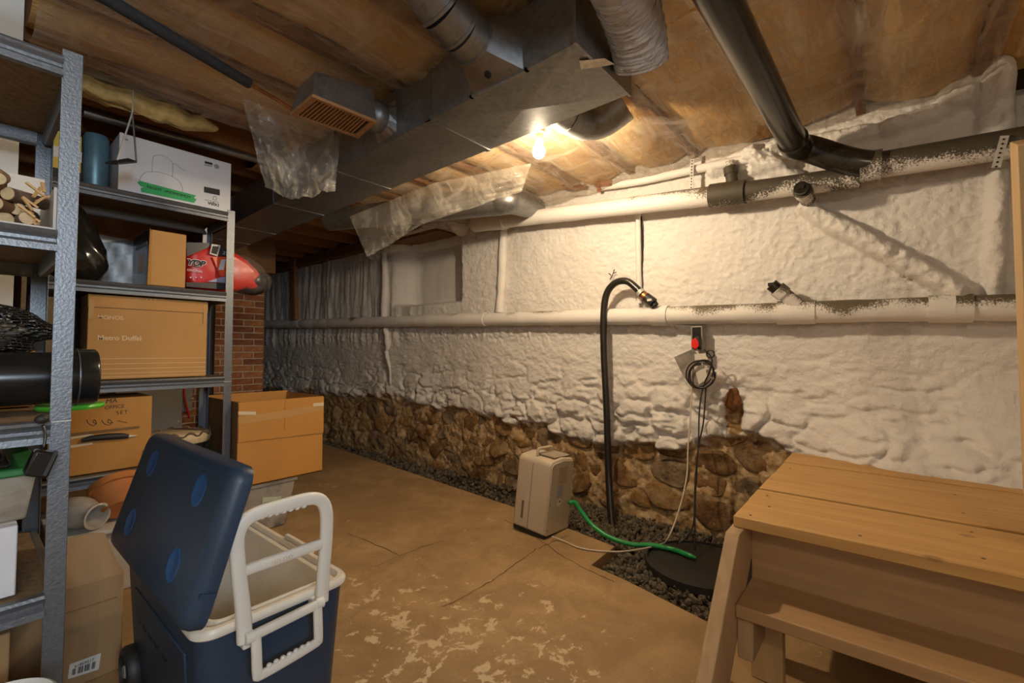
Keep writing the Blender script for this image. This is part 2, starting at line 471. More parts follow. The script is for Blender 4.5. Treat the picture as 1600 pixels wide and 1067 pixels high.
M['chip'] = plain('chipboard', (0.20, 0.125, 0.06), 0.8, var=0.3, scale=50)
def card(name, c, var=0.08):
    m, nt, b = nodes_of(name)
    v = coords(nt)
    n = noise(nt, v, 3, 4)
    nt.links.new(ramp(nt, n, [(0.3, tuple(x * (1 - var) for x in c)), (0.7, tuple(x * (1 + var) for x in c))]), b.inputs['Base Color'])
    wv = nt.nodes.new('ShaderNodeTexWave'); wv.inputs['Scale'].default_value = 55; wv.bands_direction = 'X'; nt.links.new(v, wv.inputs['Vector'])
    b.inputs['Roughness'].default_value = 0.72
    bump(nt, b, wv.outputs[0], 0.10, 0.002)
    return m
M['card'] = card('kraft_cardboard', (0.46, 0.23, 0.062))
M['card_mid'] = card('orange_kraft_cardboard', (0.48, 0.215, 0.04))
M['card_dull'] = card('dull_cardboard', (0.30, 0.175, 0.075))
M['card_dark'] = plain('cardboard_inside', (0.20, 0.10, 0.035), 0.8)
M['tape'] = plain('clear_packing_tape', (0.48, 0.27, 0.10), 0.2, var=0.05)
M['white_tape'] = plain('pale_tape', (0.62, 0.50, 0.33), 0.5, var=0.05)
M['ink_white'] = pure('pale_print', (0.66, 0.47, 0.27), 0.7)
M['ink'] = pure('black_print', (0.03, 0.025, 0.022), 0.7)
M['ink_grey'] = pure('grey_print', (0.30, 0.29, 0.30), 0.7)
M['whitebox'] = plain('white_printed_card', (0.66, 0.64, 0.65), 0.55, var=0.03)
M['greentape'] = plain('green_tape', (0.02, 0.36, 0.09), 0.5, var=0.08)
M['blue'] = plain('navy_cooler_plastic', (0.016, 0.036, 0.070), 0.42, var=0.12, scale=5, bumps=0.12, bscale=240)
M['blue_cup'] = plain('bright_blue_recess', (0.006, 0.075, 0.24), 0.35, var=0.08)
M['cream'] = plain('cooler_white_plastic', (0.66, 0.63, 0.57), 0.4, var=0.03)
M['cream_in'] = plain('cooler_liner', (0.66, 0.61, 0.52), 0.35, var=0.04)
M['blackrub'] = plain('black_rubber', (0.018, 0.016, 0.015), 0.55, var=0.3)
M['blackgloss'] = plain('glossy_black_plastic', (0.012, 0.011, 0.010), 0.2, var=0.2)
M['hose'] = plain('black_hose', (0.018, 0.015, 0.012), 0.3, var=0.2)
M['greenhose'] = plain('green_hose', (0.015, 0.30, 0.075), 0.3, var=0.08)
M['cord'] = plain('white_cord', (0.55, 0.47, 0.36), 0.5, var=0.05)
M['dehum'] = plain('almond_plastic', (0.54, 0.45, 0.335), 0.4, var=0.04)
M['dehum2'] = plain('almond_panel', (0.48, 0.40, 0.295), 0.22, var=0.04)
M['dehum_dark'] = plain('dark_vent', (0.16, 0.12, 0.08), 0.6)
M['copper'] = plain('dull_copper', (0.42, 0.17, 0.06), 0.4, 0.8, var=0.3)
M['insul'] = plain('black_pipe_insulation', (0.022, 0.023, 0.026), 0.8, var=0.2, scale=60)
M['register'] = plain('brown_register', (0.36, 0.18, 0.075), 0.45, var=0.08)
M['dark'] = plain('dark_cavity', (0.012, 0.010, 0.008), 0.9)
M['flex'] = plain('pale_flex_jacket', (0.52, 0.50, 0.52), 0.4, var=0.08, bumps=1.0, bscale=9, aniso=(4, 1.4, 1.4))
M['flex'].node_tree.nodes['Bump'].inputs['Distance'].default_value = 0.03
M['foil'] = plain('foil_tape', (0.62, 0.55, 0.45), 0.3, 0.7, var=0.25, scale=40)
M['mortar'] = plain('pale_mortar', (0.56, 0.44, 0.30), 0.9, var=0.2, scale=40)
M['bricks'] = [plain('red_brick', (0.33, 0.115, 0.04), 0.85, var=0.35, scale=25, bumps=0.4), plain('orange_brick', (0.42, 0.165, 0.06), 0.85, var=0.35, scale=25, bumps=0.4), plain('dark_brick', (0.24, 0.085, 0.035), 0.85, var=0.35, scale=25, bumps=0.4)]
M['panelgrey'] = plain('grey_enamel', (0.29, 0.27, 0.23), 0.4, var=0.05)
M['terracotta'] = plain('terracotta', (0.52, 0.175, 0.04), 0.7, var=0.1)
M['ceramic'] = plain('streaked_ceramic', (0.42, 0.36, 0.29), 0.4, var=0.35, scale=9)
M['bag'] = plain('black_bag', (0.012, 0.010, 0.008), 0.16, var=0.2, scale=10)
M['red'] = plain('red_package', (0.52, 0.018, 0.012), 0.35, var=0.1)
M['orange'] = plain('orange_red_print', (0.75, 0.085, 0.02), 0.35, var=0.06)
M['packblack'] = plain('black_print_film', (0.025, 0.022, 0.026), 0.35)
M['packwhite'] = plain('white_print_film', (0.62, 0.60, 0.60), 0.35)
M['packlilac'] = plain('lilac_print_film', (0.30, 0.30, 0.46), 0.35)
M['redtag'] = plain('red_tag', (0.72, 0.012, 0.008), 0.4, var=0.05)
M['paper'] = plain('paper_tag', (0.62, 0.57, 0.50), 0.6, var=0.04)
M['greyprint'] = plain('grey_photo_print', (0.22, 0.19, 0.16), 0.5, var=0.4, scale=18)
M['lime'] = plain('lime_plastic', (0.10, 0.50, 0.03), 0.4, var=0.05)
M['greenlid'] = plain('green_bin_lid', (0.03, 0.17, 0.045), 0.4, var=0.06)
M['yellow'] = plain('yellow_card', (0.62, 0.40, 0.03), 0.5, var=0.1)
M['steelblue'] = plain('blue_steel_can', (0.13, 0.24, 0.30), 0.4, 0.4, var=0.15)
M['bark'] = plain('bark', (0.16, 0.095, 0.055), 0.9, var=0.4, scale=40, bumps=0.5)
M['cutwood'] = plain('cut_wood_end', (0.58, 0.42, 0.23), 0.7, var=0.12, scale=60)
M['tray'] = plain('pale_tray', (0.60, 0.54, 0.46), 0.6, var=0.04)
M['kindling'] = plain('split_kindling', (0.62, 0.36, 0.14), 0.7, var=0.15, scale=30)
M['rust'] = plain('rusty_stone', (0.19, 0.075, 0.02), 0.85, var=0.5, scale=18, bumps=0.6)
M['strap'] = plain('steel_strap', (0.50, 0.47, 0.42), 0.5, 0.3, var=0.15)
M['bulbmat'], nt, b = nodes_of('lit_bulb')
b.inputs['Base Color'].default_value = (1, 1, 1, 1); b.inputs['Emission Color'].default_value = BULB_COLOR + (1,); b.inputs['Emission Strength'].default_value = BULB_STRENGTH
M['fill_bulbmat'] = M['bulbmat'].copy(); M['fill_bulbmat'].node_tree.nodes['Principled BSDF'].inputs['Emission Strength'].default_value = FILL_STRENGTH
M['brass'] = plain('lampholder', (0.30, 0.22, 0.12), 0.4, 0.3)

# ------------------------------------------------------------------ the setting
XW = 2.95
# floor slab with its edge along the gravel
edge = [(2.80, 7.7), (2.66, 4.96), (2.41, 2.0), (2.273, 1.165), (2.006, 1.155), (1.976, 0.957), (1.926, 0.755), (1.878, 0.568), (1.86, 0.44), (2.62, 0.42), (2.75, -2.4)]
poly = edge + [(-2.6, -2.4), (-2.6, 7.7)]
floor = build('floor', MB().prism([(x, y, -0.09) for x, y in poly], (0, 0, 0.09)), M['concrete'], kind='structure', local=True)
ground = build('ground', MB().box(1.4, 3.4, -2.4, 7.7, -0.16, -0.075), M['soil'], kind='structure', local=True)
def ribbon(px, w=0.0035, z=0.0012):
    P = smooth_path([onZ(a, c, 0.0) for a, c in px], 6); mb = MB(); A = []; B = []
    for i, p in enumerate(P):
        t = (P[min(i + 1, len(P) - 1)] - P[max(i - 1, 0)]); t.z = 0; t.normalize(); s = Vector((-t.y, t.x, 0))
        ww = w * (0.5 + random.random()) * 0.5; j = s * random.uniform(-0.006, 0.006)
        A.append(Vector((p.x, p.y, z)) + j + s * ww); B.append(Vector((p.x, p.y, z)) + j - s * ww)
    return mb.grid([A, B])
for px in ([(790, 812), (840, 842), (885, 872), (925, 893), (960, 910)], [(838, 858), (800, 885), (760, 912), (720, 935), (690, 948)],
           [(540, 832), (580, 848), (625, 868)], [(585, 885), (640, 862), (690, 845)], [(838, 858), (862, 848), (885, 838)]):
    build('crack', ribbon(px), M['crack'], floor, kind=None)

# rubble wall under sprayed foam : a height field over (Y, z)
CS = (0.235, 0.165)
def cell_pt(i, j):
    jx = _T[(i * 7 + 3) & 255, (j * 13 + 5) & 255]; jy = _T[(i * 5 + 91) & 255, (j * 3 + 57) & 255]
    off = 0.5 * (j & 1)
    return i + 0.5 + off + (jx - 0.5) * 0.75, j + 0.5 + (jy - 0.5) * 0.7
def voro(Y, Z):
    u = Y / CS[0]; w = Z / CS[1]
    iu = np.floor(u).astype(int); iw = np.floor(w).astype(int)
    f1 = np.full(u.shape, 9.0); f2 = np.full(u.shape, 9.0)
    for di in (-2, -1, 0, 1, 2):
        for dj in (-2, -1, 0, 1, 2):
            a = iu + di; c = iw + dj
            jx = _T[(a * 7 + 3) & 255, (c * 13 + 5) & 255]; jy = _T[(a * 5 + 91) & 255, (c * 3 + 57) & 255]
            px = a + 0.5 + 0.5 * (c & 1) + (jx - 0.5) * 0.75; py = c + 0.5 + (jy - 0.5) * 0.7
            d = np.hypot(u - px, w - py)
            f2 = np.minimum(f2, np.maximum(f1, d)); f1 = np.minimum(f1, d)
    return f1, f2
BY = [-2.5, 0.0, 0.35, 0.6, 0.95, 1.25, 1.6, 2.0, 2.4, 2.9, 3.8, 5.3, 8.0]
BZ = [0.20, 0.30, 0.48, 0.56, 0.48, 0.46, 0.42, 0.42, 0.44, 0.52, 0.57, 0.52, 0.52]
def bound(Y): return np.interp(Y, BY, BZ)
def base_bulge(Y, Z):                        # outward lean of the rubble
    r = 0.03 * np.clip((0.9 - Z) / 0.9, 0, 1)
    r = r + 0.30 * sstep(0.75, -0.3, Y) * np.exp(-((Z - 0.42) / 0.30) ** 2)
    return r
ya = np.concatenate([np.arange(-2.4, 3.4, 0.0078), np.arange(3.4, 7.72, 0.014)])
za = np.arange(-0.08, 2.30, 0.0082)
Yg, Zg = np.meshgrid(ya, za, indexing='ij')
Yw = Yg + 0.16 * fbm(Yg * 5, Zg * 5, 3); Zw = Zg + 0.12 * fbm(Yg * 5, Zg * 5, 8)
f1, f2 = voro(Yw, Zw)
S = sstep(0.0, 0.26, f2 - f1)
bz = bound(Yg) + 0.16 * fbm(Yg * 3.0, Zg * 3.0, 5) + 0.06 * fbm(Yg * 14, Zg * 14, 6)
foam = sstep(-0.03, 0.03, Zg - bz); foam_c = sstep(-0.10, 0.11, Zg - bz + 0.10 * fbm(Yg * 10, Zg * 10, 77))
fadeS = sstep(0.95, 0.50, Zg + 0.35 * fbm(Yg * 2, Zg * 2, 9)) * np.clip(0.55 + 3.0 * fbm(Yg * 1.7, Zg * 1.7, 19, 2), 0.05, 1.2)
ridged = lambda a, c, sd, o=4: 1 - 2 * np.abs(fbm(a, c, sd, o))
D = base_bulge(Yg, Zg)
D += 0.035 * fbm(Yg * 1.4, Zg * 1.4, 1)
low = sstep(1.2, 0.8, Zg)
rough_fo = 0.044 * S * fadeS * (1 + 0.5 * sstep(1.0, 0.3, Yg)) + low * (0.024 * fbm(Yg * 4, Zg * 7, 12, 5) - 0.036 * np.clip(ridged(Yg * 3.2, Zg * 6.5, 17, 4) - 0.82, 0, 1) * 4 * sstep(1.15, 0.7, Zg)) + 0.012 * fbm(Yg * 18, Zg * 34, 14, 4) * (0.5 + low * 0.5) + 0.007 * fbm(Yg * 50, Zg * 60, 15, 2)
lumps = fbm(Yg * 26, Zg * 30, 21, 2)
near = sstep(2.6, 1.2, Yg)
rough_fo += sstep(1.15, 1.35, Zg) * near * (0.008 * np.abs(lumps) * 2 + 0.007 * fbm(Yg * 60, Zg * 60, 23, 2))
rough_fo += sstep(1.32, 1.22, Zg) * sstep(1.10, 1.2, Zg) * 0.02 * np.abs(fbm(Yg * 24, Zg * 26, 29, 2)) * 2
streak = sstep(3.3, 4.1, Yg) * sstep(1.05, 1.2, Zg)
rough_fo += streak * (0.05 * fbm(Yg * 13, Zg * 1.6, 31, 3))
rough_fo += (1 - streak) * (1 - low) * 0.012 * fbm(Yg * 18, Zg * 26, 35, 3)
Dfoam = D + 0.055 + rough_fo
Dmort = D + 0.014 + 0.075 * fbm(Yg * 8, Zg * 8, 41, 5) + 0.016 * fbm(Yg * 40, Zg * 40, 43, 3) + 0.004
D = Dmort * (1 - foam) + Dfoam * foam
def wall_yz(px, py):
    p = onX(px, py, XW); return p.y, p.z
def seg_dist(a, c):
    ay, az = a; by, bz_ = c
    vy, vz = by - ay, bz_ - az; L = vy * vy + vz * vz
    t = np.clip(((Yg - ay) * vy + (Zg - az) * vz) / L, 0, 1)
    return np.hypot(Yg - ay - t * vy, Zg - az - t * vz), t
def ridge(a, c, h, w, rough=0.25):
    global D
    d, t = seg_dist(wall_yz(*a), wall_yz(*c))
    ww = w * (1 + rough * 2 * fbm(Yg * 9, Zg * 9, int(h * 999) % 50))
    D = D + h * np.sqrt(np.clip(1 - (d / ww) ** 2, 0, 1)) * (1 + rough * 2 * fbm(Yg * 25, Zg * 25, 51))
ridge((1262, 330), (1500, 462), 0.095, 0.05)        # pipe buried in foam, running down to the right
ridge((1150, 275), (1230, 262), 0.05, 0.05)
ridge((1180, 250), (1245, 285), 0.07, 0.05)
ridge((1557, 262), (1548, 462), 0.06, 0.035)
ridge((1215, 240), (1400, 208), 0.06, 0.045, 0.3)    # thick bead under the joists
ridge((1390, 210), (1500, 168), 0.06, 0.045, 0.3)
ridge((1500, 150), (1548, 140), 0.08, 0.09, 0.3)
ridge((1560, 120), (1562, 200), 0.10, 0.08, 0.25)
ridge((1120, 270), (1210, 238), 0.06, 0.05, 0.4)
ridge((642, 378), (728, 357), 0.16, 0.085, 0.2)      # rolled lump over the niche
ridge((590, 400), (640, 380), 0.07, 0.05, 0.4)
ridge((1045, 505), (1085, 512), 0.05, 0.025, 0.6)
ridge((690, 362), (690, 300), 0.03, 0.02)
# crack beside the thin riser
d, t = seg_dist(wall_yz(1002, 338), wall_yz(1003, 470)); D = D - 0.05 * np.exp(-(d / 0.010) ** 2)
# shallow niche of a blocked window
y0, z0 = wall_yz(727, 468); y1, z1 = wall_yz(628, 385)
nm = sstep(y0 - 0.01, y0 + 0.015, Yg) * sstep(y1 + 0.10, y1 - 0.18, Yg) * sstep(z0 - 0.03, z0 + 0.03, Zg) * sstep(2.2, 2.17, Zg)
D = D - 0.20 * nm + (1 - nm) * 0 - nm * 0.0
D = np.where(nm > 0.6, D * 0.35 - 0.65 * 0.15, D)
# set back boarding past the end of the foam
D = D - 0.30 * sstep(-0.42, -0.47, Yg) * sstep(1.62, 1.70, Zg)
# bare patch round an old pipe stub
ry, rz = wall_yz(1150, 640)
pm = np.exp(-(((Yg - ry) / 0.055) ** 2 + ((Zg - rz + 0.02) / 0.11) ** 2) ** 2)
foam_c = foam_c * (1 - pm); D = D - 0.05 * pm
nY, nZ = Yg.shape
P = np.stack([XW - D, Yg, Zg], -1).reshape(-1, 3)
idx = np.arange(nY * nZ).reshape(nY, nZ)
q = np.stack([idx[:-1, :-1], idx[:-1, 1:], idx[1:, 1:], idx[1:, :-1]], -1).reshape(-1, 4)
me = bpy.data.meshes.new('wall_right')
me.vertices.add(len(P)); me.vertices.foreach_set('co', P.astype(np.float32).ravel())
me.loops.add(q.size); me.loops.foreach_set('vertex_index', q.astype(np.int32).ravel())
me.polygons.add(len(q)); me.polygons.foreach_set('loop_start', (np.arange(len(q)) * 4).astype(np.int32))
me.polygons.foreach_set('loop_total', np.full(len(q), 4, np.int32))
me.update(calc_edges=True); me.validate(); me.shade_smooth()
a_ = me.attributes.new('foam', 'FLOAT', 'POINT'); a_.data.foreach_set('value', foam_c.astype(np.float32).ravel())
me.materials.append(M['foam_wall'])
wall = bpy.data.objects.new('wall_right', me); COL.objects.link(wall); wall['kind'] = 'structure'
def wall_x(Y, Z):
    i = int(np.clip(np.searchsorted(ya, Y), 0, nY - 1)); j = int(np.clip(round((Z + 0.08) / 0.0082), 0, nZ - 1))
    return float(XW - D[i, j])
build('backing', MB().box(3.27, 3.32, -2.4, 7.7, -0.1, 2.5), M['darkwall'], wall)

# bare stones low in the wall : one object each, cut from the same cells
def clip_poly(poly, nx, ny, c):
    out = []
    for k in range(len(poly)):
        a = poly[k]; e = poly[(k + 1) % len(poly)]
        da = a[0] * nx + a[1] * ny - c; de = e[0] * nx + e[1] * ny - c
        if da <= 0: out.append(a)
        if (da < 0 < de) or (de < 0 < da):
            t = da / (da - de); out.append((a[0] + (e[0] - a[0]) * t, a[1] + (e[1] - a[1]) * t))
    return out
def stone(i, j):
    px, py = cell_pt(i, j)
    pol = [(px - 2, py - 2), (px + 2, py - 2), (px + 2, py + 2), (px - 2, py + 2)]
    for di in range(-2, 3):
        for dj in range(-2, 3):
            if di or dj:
                qx, qy = cell_pt(i + di, j + dj); nx, ny = qx - px, qy - py
                pol = clip_poly(pol, nx, ny, nx * (qx + px) / 2 + ny * (qy + py) / 2)
                if len(pol) < 3: return
    per = []
    for k in range(len(pol)):
        a = Vector(pol[k]); e = Vector(pol[(k + 1) % len(pol)]); n = max(1, int((e - a).length / 0.28))
        for t in range(n): per.append(a + (e - a) * (t / n))
    c = Vector((px, py)); n = len(per)
    rnd = random.Random(i * 31 + j)
    h = rnd.uniform(0.005, 0.042); rings = []
    tilt = (rnd.uniform(-0.05, 0.05), rnd.uniform(-0.05, 0.05)); sd = rnd.randrange(90)
    def sp(v, dx, rim):
        y = v.x * CS[0]; z = v.y * CS[1]
        w1 = float(fbm(np.array(y * 9.0), np.array(z * 9.0), sd, 3)); w2 = float(fbm(np.array(y * 9.0), np.array(z * 9.0), sd + 7, 3)); w3 = float(fbm(np.array(y * 14.0), np.array(z * 14.0), sd + 3, 4))
        y += 0.05 * w1 * rim; z += 0.05 * w2 * rim
        return Vector((XW - float(base_bulge(y, z)) - dx - (0.07 * w3 + tilt[0] * (v.x - c.x) + tilt[1] * (v.y - c.y)) * (dx > 0), y, z))
    rings = [[sp(c + (p - c) * sc, dx, 1.0) for p in per] for sc, dx in ((0.97, -0.05), (0.92, h * 0.5), (0.80, h * 0.95), (0.52, h), (0.24, h * 1.05))]
    mb = MB(); vs = [p for r_ in rings for p in r_]
    vs.append(sp(c, h * 1.05, 1.0))
    fs = []; nr = len(rings)
    for r_ in range(nr - 1):
        for k in range(n):
            l = (k + 1) % n; fs.append((r_ * n + k, r_ * n + l, (r_ + 1) * n + l, (r_ + 1) * n + k))
    for k in range(n): fs.append(((nr - 1) * n + k, (nr - 1) * n + (k + 1) % n, nr * n))
    mb.add(vs, fs)
    build('stone', mb, rnd.choice(M['stones']), wall, smooth=35, subsurf=1)
for i in range(0, 34):
    for j in range(-1, 5):
        px, py = cell_pt(i, j); y, z = px * CS[0], py * CS[1]
        if 0.15 < y < 7.4 and -0.1 < z < bound(y) + 0.10: stone(i, j)

# gravel strip
def edge_x(y):
    ys = [p[1] for p in edge][::-1]; xs = [p[0] for p in edge][::-1]
    return float(np.interp(y, ys, xs))
ico = bmesh.new(); bmesh.ops.create_icosphere(ico, subdivisions=1, radius=1.0)
iv = np.array([v.co[:] for v in ico.verts]); iff = np.array([[v.index for v in f.verts] for f in ico.faces]); ico.free()
gr = np.random.RandomState(5); GV = []; GF = []; off = 0
def in_slab(x, y):
    if y > 1.165: return x < edge_x(y) + 0.012
    if y < 0.44: return True
    if y > 0.0: return x < np.interp(y, [0.2, 0.568, 0.755, 0.957, 1.155], [1.80, 1.878, 1.926, 1.976, 2.006]) + 0.012
    return True
cnt = 0
while cnt < 6200:
    y = gr.uniform(0.15, 7.0) if gr.rand() < 0.55 else gr.uniform(0.2, 2.2)
    x = gr.uniform(1.8, 3.0)
    if in_slab(x, y): continue
    s = gr.uniform(0.008, 0.017) * (1 if y < 3 else 1.4)
    A = Euler((gr.uniform(0, 6), gr.uniform(0, 6), gr.uniform(0, 6))).to_matrix()
    vv = iv[:, :] * (1 + gr.uniform(-0.22, 0.22, (len(iv), 1))) * np.array([s * 1.35, s, s * 0.75])
    vv = vv @ np.array(A).T + np.array([x, y, gr.uniform(-0.072, -0.045)])
    GV.append(vv); GF.append(iff + off); off += len(iv); cnt += 1
GV = np.concatenate(GV); GF = np.concatenate(GF)
me = bpy.data.meshes.new('gravel'); me.from_pydata(GV.tolist(), [], GF.tolist()); me.materials.append(M['gravel'])
o = bpy.data.objects.new('gravel', me); COL.objects.link(o)
set_tags(o, 'dark crushed gravel between the concrete slab and the rubble wall', 'gravel', kind='stuff')

# other walls
build('wall_far', MB().box(-2.7, 3.3, 7.6, 7.75, -0.1, 2.5), M['darkwall'], kind='structure', local=True)
build('wall_left', MB().box(-2.75, -2.6, -2.45, 7.75, -0.1, 2.5), M['drywall'], kind='structure', local=True)
mb = MB().box(-2.7, -1.1, -2.45, -2.35, -0.1, 2.5).box(0.2, 3.3, -2.45, -2.35, -0.1, 2.5).box(-1.1, 0.2, -2.45, -2.35, -0.1, 1.35).box(-1.1, 0.2, -2.45, -2.35, 2.1, 2.5)
build('wall_back', mb, M['drywall'], kind='structure', local=True)
win = build('window_1', MB().box(-1.1, -1.05, -2.44, -2.36, 1.35, 2.1).box(0.15, 0.2, -2.44, -2.36, 1.35, 2.1).box(-1.1, 0.2, -2.44, -2.36, 1.35, 1.40).box(-1.1, 0.2, -2.44, -2.36, 2.05, 2.1).box(-0.47, -0.43, -2.44, -2.36, 1.35, 2.1), M['cream'], kind='structure', local=True)
for x0, x1 in ((-1.05, -0.47), (-0.43, 0.15)):
    build('pane', MB().box(x0, x1, -2.402, -2.398, 1.40, 2.05), M['poly'], win, local=True)
build('wall_partition', MB().box(-2.6, 0.12, 2.42, 2.50, -0.05, 2.46), M['drywall'], kind='structure', local=True)

# ceiling : subfloor, joists, glass wool
ceil = build('ceiling', MB().box(-2.75, 3.4, -2.45, 7.75, 2.47, 2.52), M['joist'], kind='structure', local=True)
JY = [0.09 + 0.413 * k for k in range(-5, 18)]
for y in JY:
    mat = M['joist_orange'] if y > 2.3 else M['joist']
    if abs(y - 0.503) < 0.01: build('joist', MB().box(0.12, 1.2, y - 0.02, y + 0.02, 2.25, 2.47).box(1.2, 3.25, y - 0.02, y + 0.02, 2.30, 2.47), mat, ceil); continue
    build('joist', MB().box(0.12 if y < 2.5 else -2.6, 3.25, y - 0.02, y + 0.02, 2.25, 2.47), mat, ceil)
def batt(x0, x1, y0, y1, seed, mat=None):
    nx = int((x1 - x0) / 0.06); ny = 12
    xs = np.linspace(x0, x1, nx); ys = np.linspace(y0, y1, ny)
    X, Y = np.meshgrid(xs, ys, indexing='ij')
    t = (Y - y0) / (y1 - y0)
    Z = 2.300 - 0.05 * np.sin(np.pi * t) ** 0.6 + 0.05 * fbm(X * 3, Y * 6, seed) + 0.012 * fbm(X * 14, Y * 14, seed + 1)
    mb = MB().grid([[Vector((X[i, j], Y[i, j], Z[i, j])) for j in range(ny)] for i in range(nx)])
    return build('insulation_batt', mb, mat or M['wool'], ceil, smooth=180)
for k in range(len(JY) - 1):
    a, c = JY[k] + 0.021, JY[k + 1] - 0.021
    if c < 2.9: batt(0.13, 1.2, a, c, k)
    if abs(a - 0.524) < 0.01: continue
    if abs(c - 0.482) < 0.01: c += 0.413
    if c < 3.4: batt(1.2, 2.86, a, c, k + 40)
build('ceiling_board', MB().box(-2.6, 0.12, -2.4, 2.42, 2.44, 2.465), M['drywall'], ceil)
build('rim_joist', MB().box(2.93, 2.97, 2.6, 7.6, 2.20, 2.47), M['joist_orange'], ceil)
build('sill', MB().box(2.80, 3.1, 3.2, 7.6, 2.16, 2.25), M['joist'], ceil)

# ------------------------------------------------------------------ polythene under the glass wool
def sheet(x0, x1, y0, y1, z, seed, sag, nx=90, ny=110, edge_drop=None):
    xs = np.linspace(x0, x1, nx); ys = np.linspace(y0, y1, ny)
    X, Y = np.meshgrid(xs, ys, indexing='ij')
    k = (Y - 0.09) / 0.413
    bay = np.abs(np.sin(np.pi * k)) ** 0.7
    Z = z - sag * bay * (0.6 + 0.8 * (fbm(X * 2, Y * 2, seed) + 0.5)) + 0.03 * fbm(X * 2.5, Y * 5, seed + 2)
    w = fbm(X * 3.0 + Y * 1.5, Y * 18 - X * 6, seed + 4, 3); w2 = fbm(X * 16 + Y * 5, Y * 4, seed + 6, 3)
    Z = Z + 0.020 * np.abs(w) + 0.018 * np.abs(w2)
    if edge_drop: Z = Z + edge_drop(X, Y)
    return MB().grid([[Vector((X[i, j], Y[i, j], Z[i, j])) for j in range(ny)] for i in range(nx)])
def drop_r(X, Y):
    return -0.05 * sstep(0.5, 1.4, Y) * sstep(2.0, 2.5, X) + 0.02 * sstep(2.6, 2.85, X)
build('vapour_barrier', sheet(1.58, 2.86, -0.36, 3.15, 2.225, 60, 0.035, edge_drop=drop_r), M['poly'], smooth=180,
      label='crinkled clear polythene sheet stapled under the ceiling between duct and foam wall', cat='plastic sheet')
build('vapour_barrier', sheet(0.14, 1.22, -0.8, 2.60, 2.222, 70, 0.03, 90, 110), M['poly'], smooth=180,
      label='dusty clear polythene sheet under the ceiling above the metal shelves', cat='plastic sheet')
build('vapour_barrier', sheet(1.22, 1.58, -0.8, 0.70, 2.222, 75, 0.03, 24, 60), M['poly'], smooth=180,
      label='narrow strip of polythene sheet in front of the end of the duct', cat='plastic sheet')
def flap(top, bot, seed, amp, n=46, m=34):
    rows = []
    for i in range(n):
        s = i / (n - 1); row = []
        tp = Vector(top[0]).lerp(Vector(top[-1]), s) if len(top) == 2 else None
        def at(L, s):
            f = s * (len(L) - 1); k = min(int(f), len(L) - 2); return Vector(L[k]).lerp(Vector(L[k + 1]), f - k)
        tp = at(top, s); bt = at(bot, s)
        for j in range(m):
            t = j / (m - 1); p = tp.lerp(bt, t)
            a = amp * math.sin(math.pi * min(1, 0.25 + t)) if False else amp * (0.25 + 0.75 * t)
            d1 = float(fbm(np.array(s * 7.0), np.array(t * 4.0), seed, 4)) * 2; d2 = abs(float(fbm(np.array(s * 16.0 + t * 5), np.array(t * 9.0 - s * 3), seed + 3, 3)))
            p = p + Vector((-0.64, -0.77, 0)) * (a * (d1 + d2 * 0.8))
            row.append(p)
        rows.append(row)
    return MB().grid(rows)
build('plastic_flap', flap([(0.80, 2.28, 2.22), (1.0, 2.25, 2.2), (1.17, 2.05, 2.2)], [(0.93, 2.32, 1.84), (1.03, 2.27, 1.80), (1.2, 2.16, 1.86)], 90, 0.07), M['poly_thick'], smooth=180,
      label='crumpled sheet of clear plastic hanging beside the long duct above the shelf', cat='plastic sheet')
build('plastic_flap', flap([onX(546, 338, 1.72), onX(680, 286, 1.90), onX(830, 255, 2.2)], [onX(574, 402, 1.78), onX(660, 352, 1.95), onX(815, 300, 2.25)], 95, 0.06), M['poly_thick'], smooth=180,
      label='loose pointed corner of plastic sheet hanging over the round duct', cat='plastic sheet')
build('torn_insulation', MB().blob((0.52, 2.73, 2.225), (0.34, 0.05, 0.05), 26, 10, lambda q, d: q + Vector((0, 0.02 * math.sin(q.x * 40), 0.012 * math.sin(q.x * 60)))), M['wool_yellow'], smooth=180,
      label='torn edge of yellow glass wool hanging out above the white box', cat='insulation')

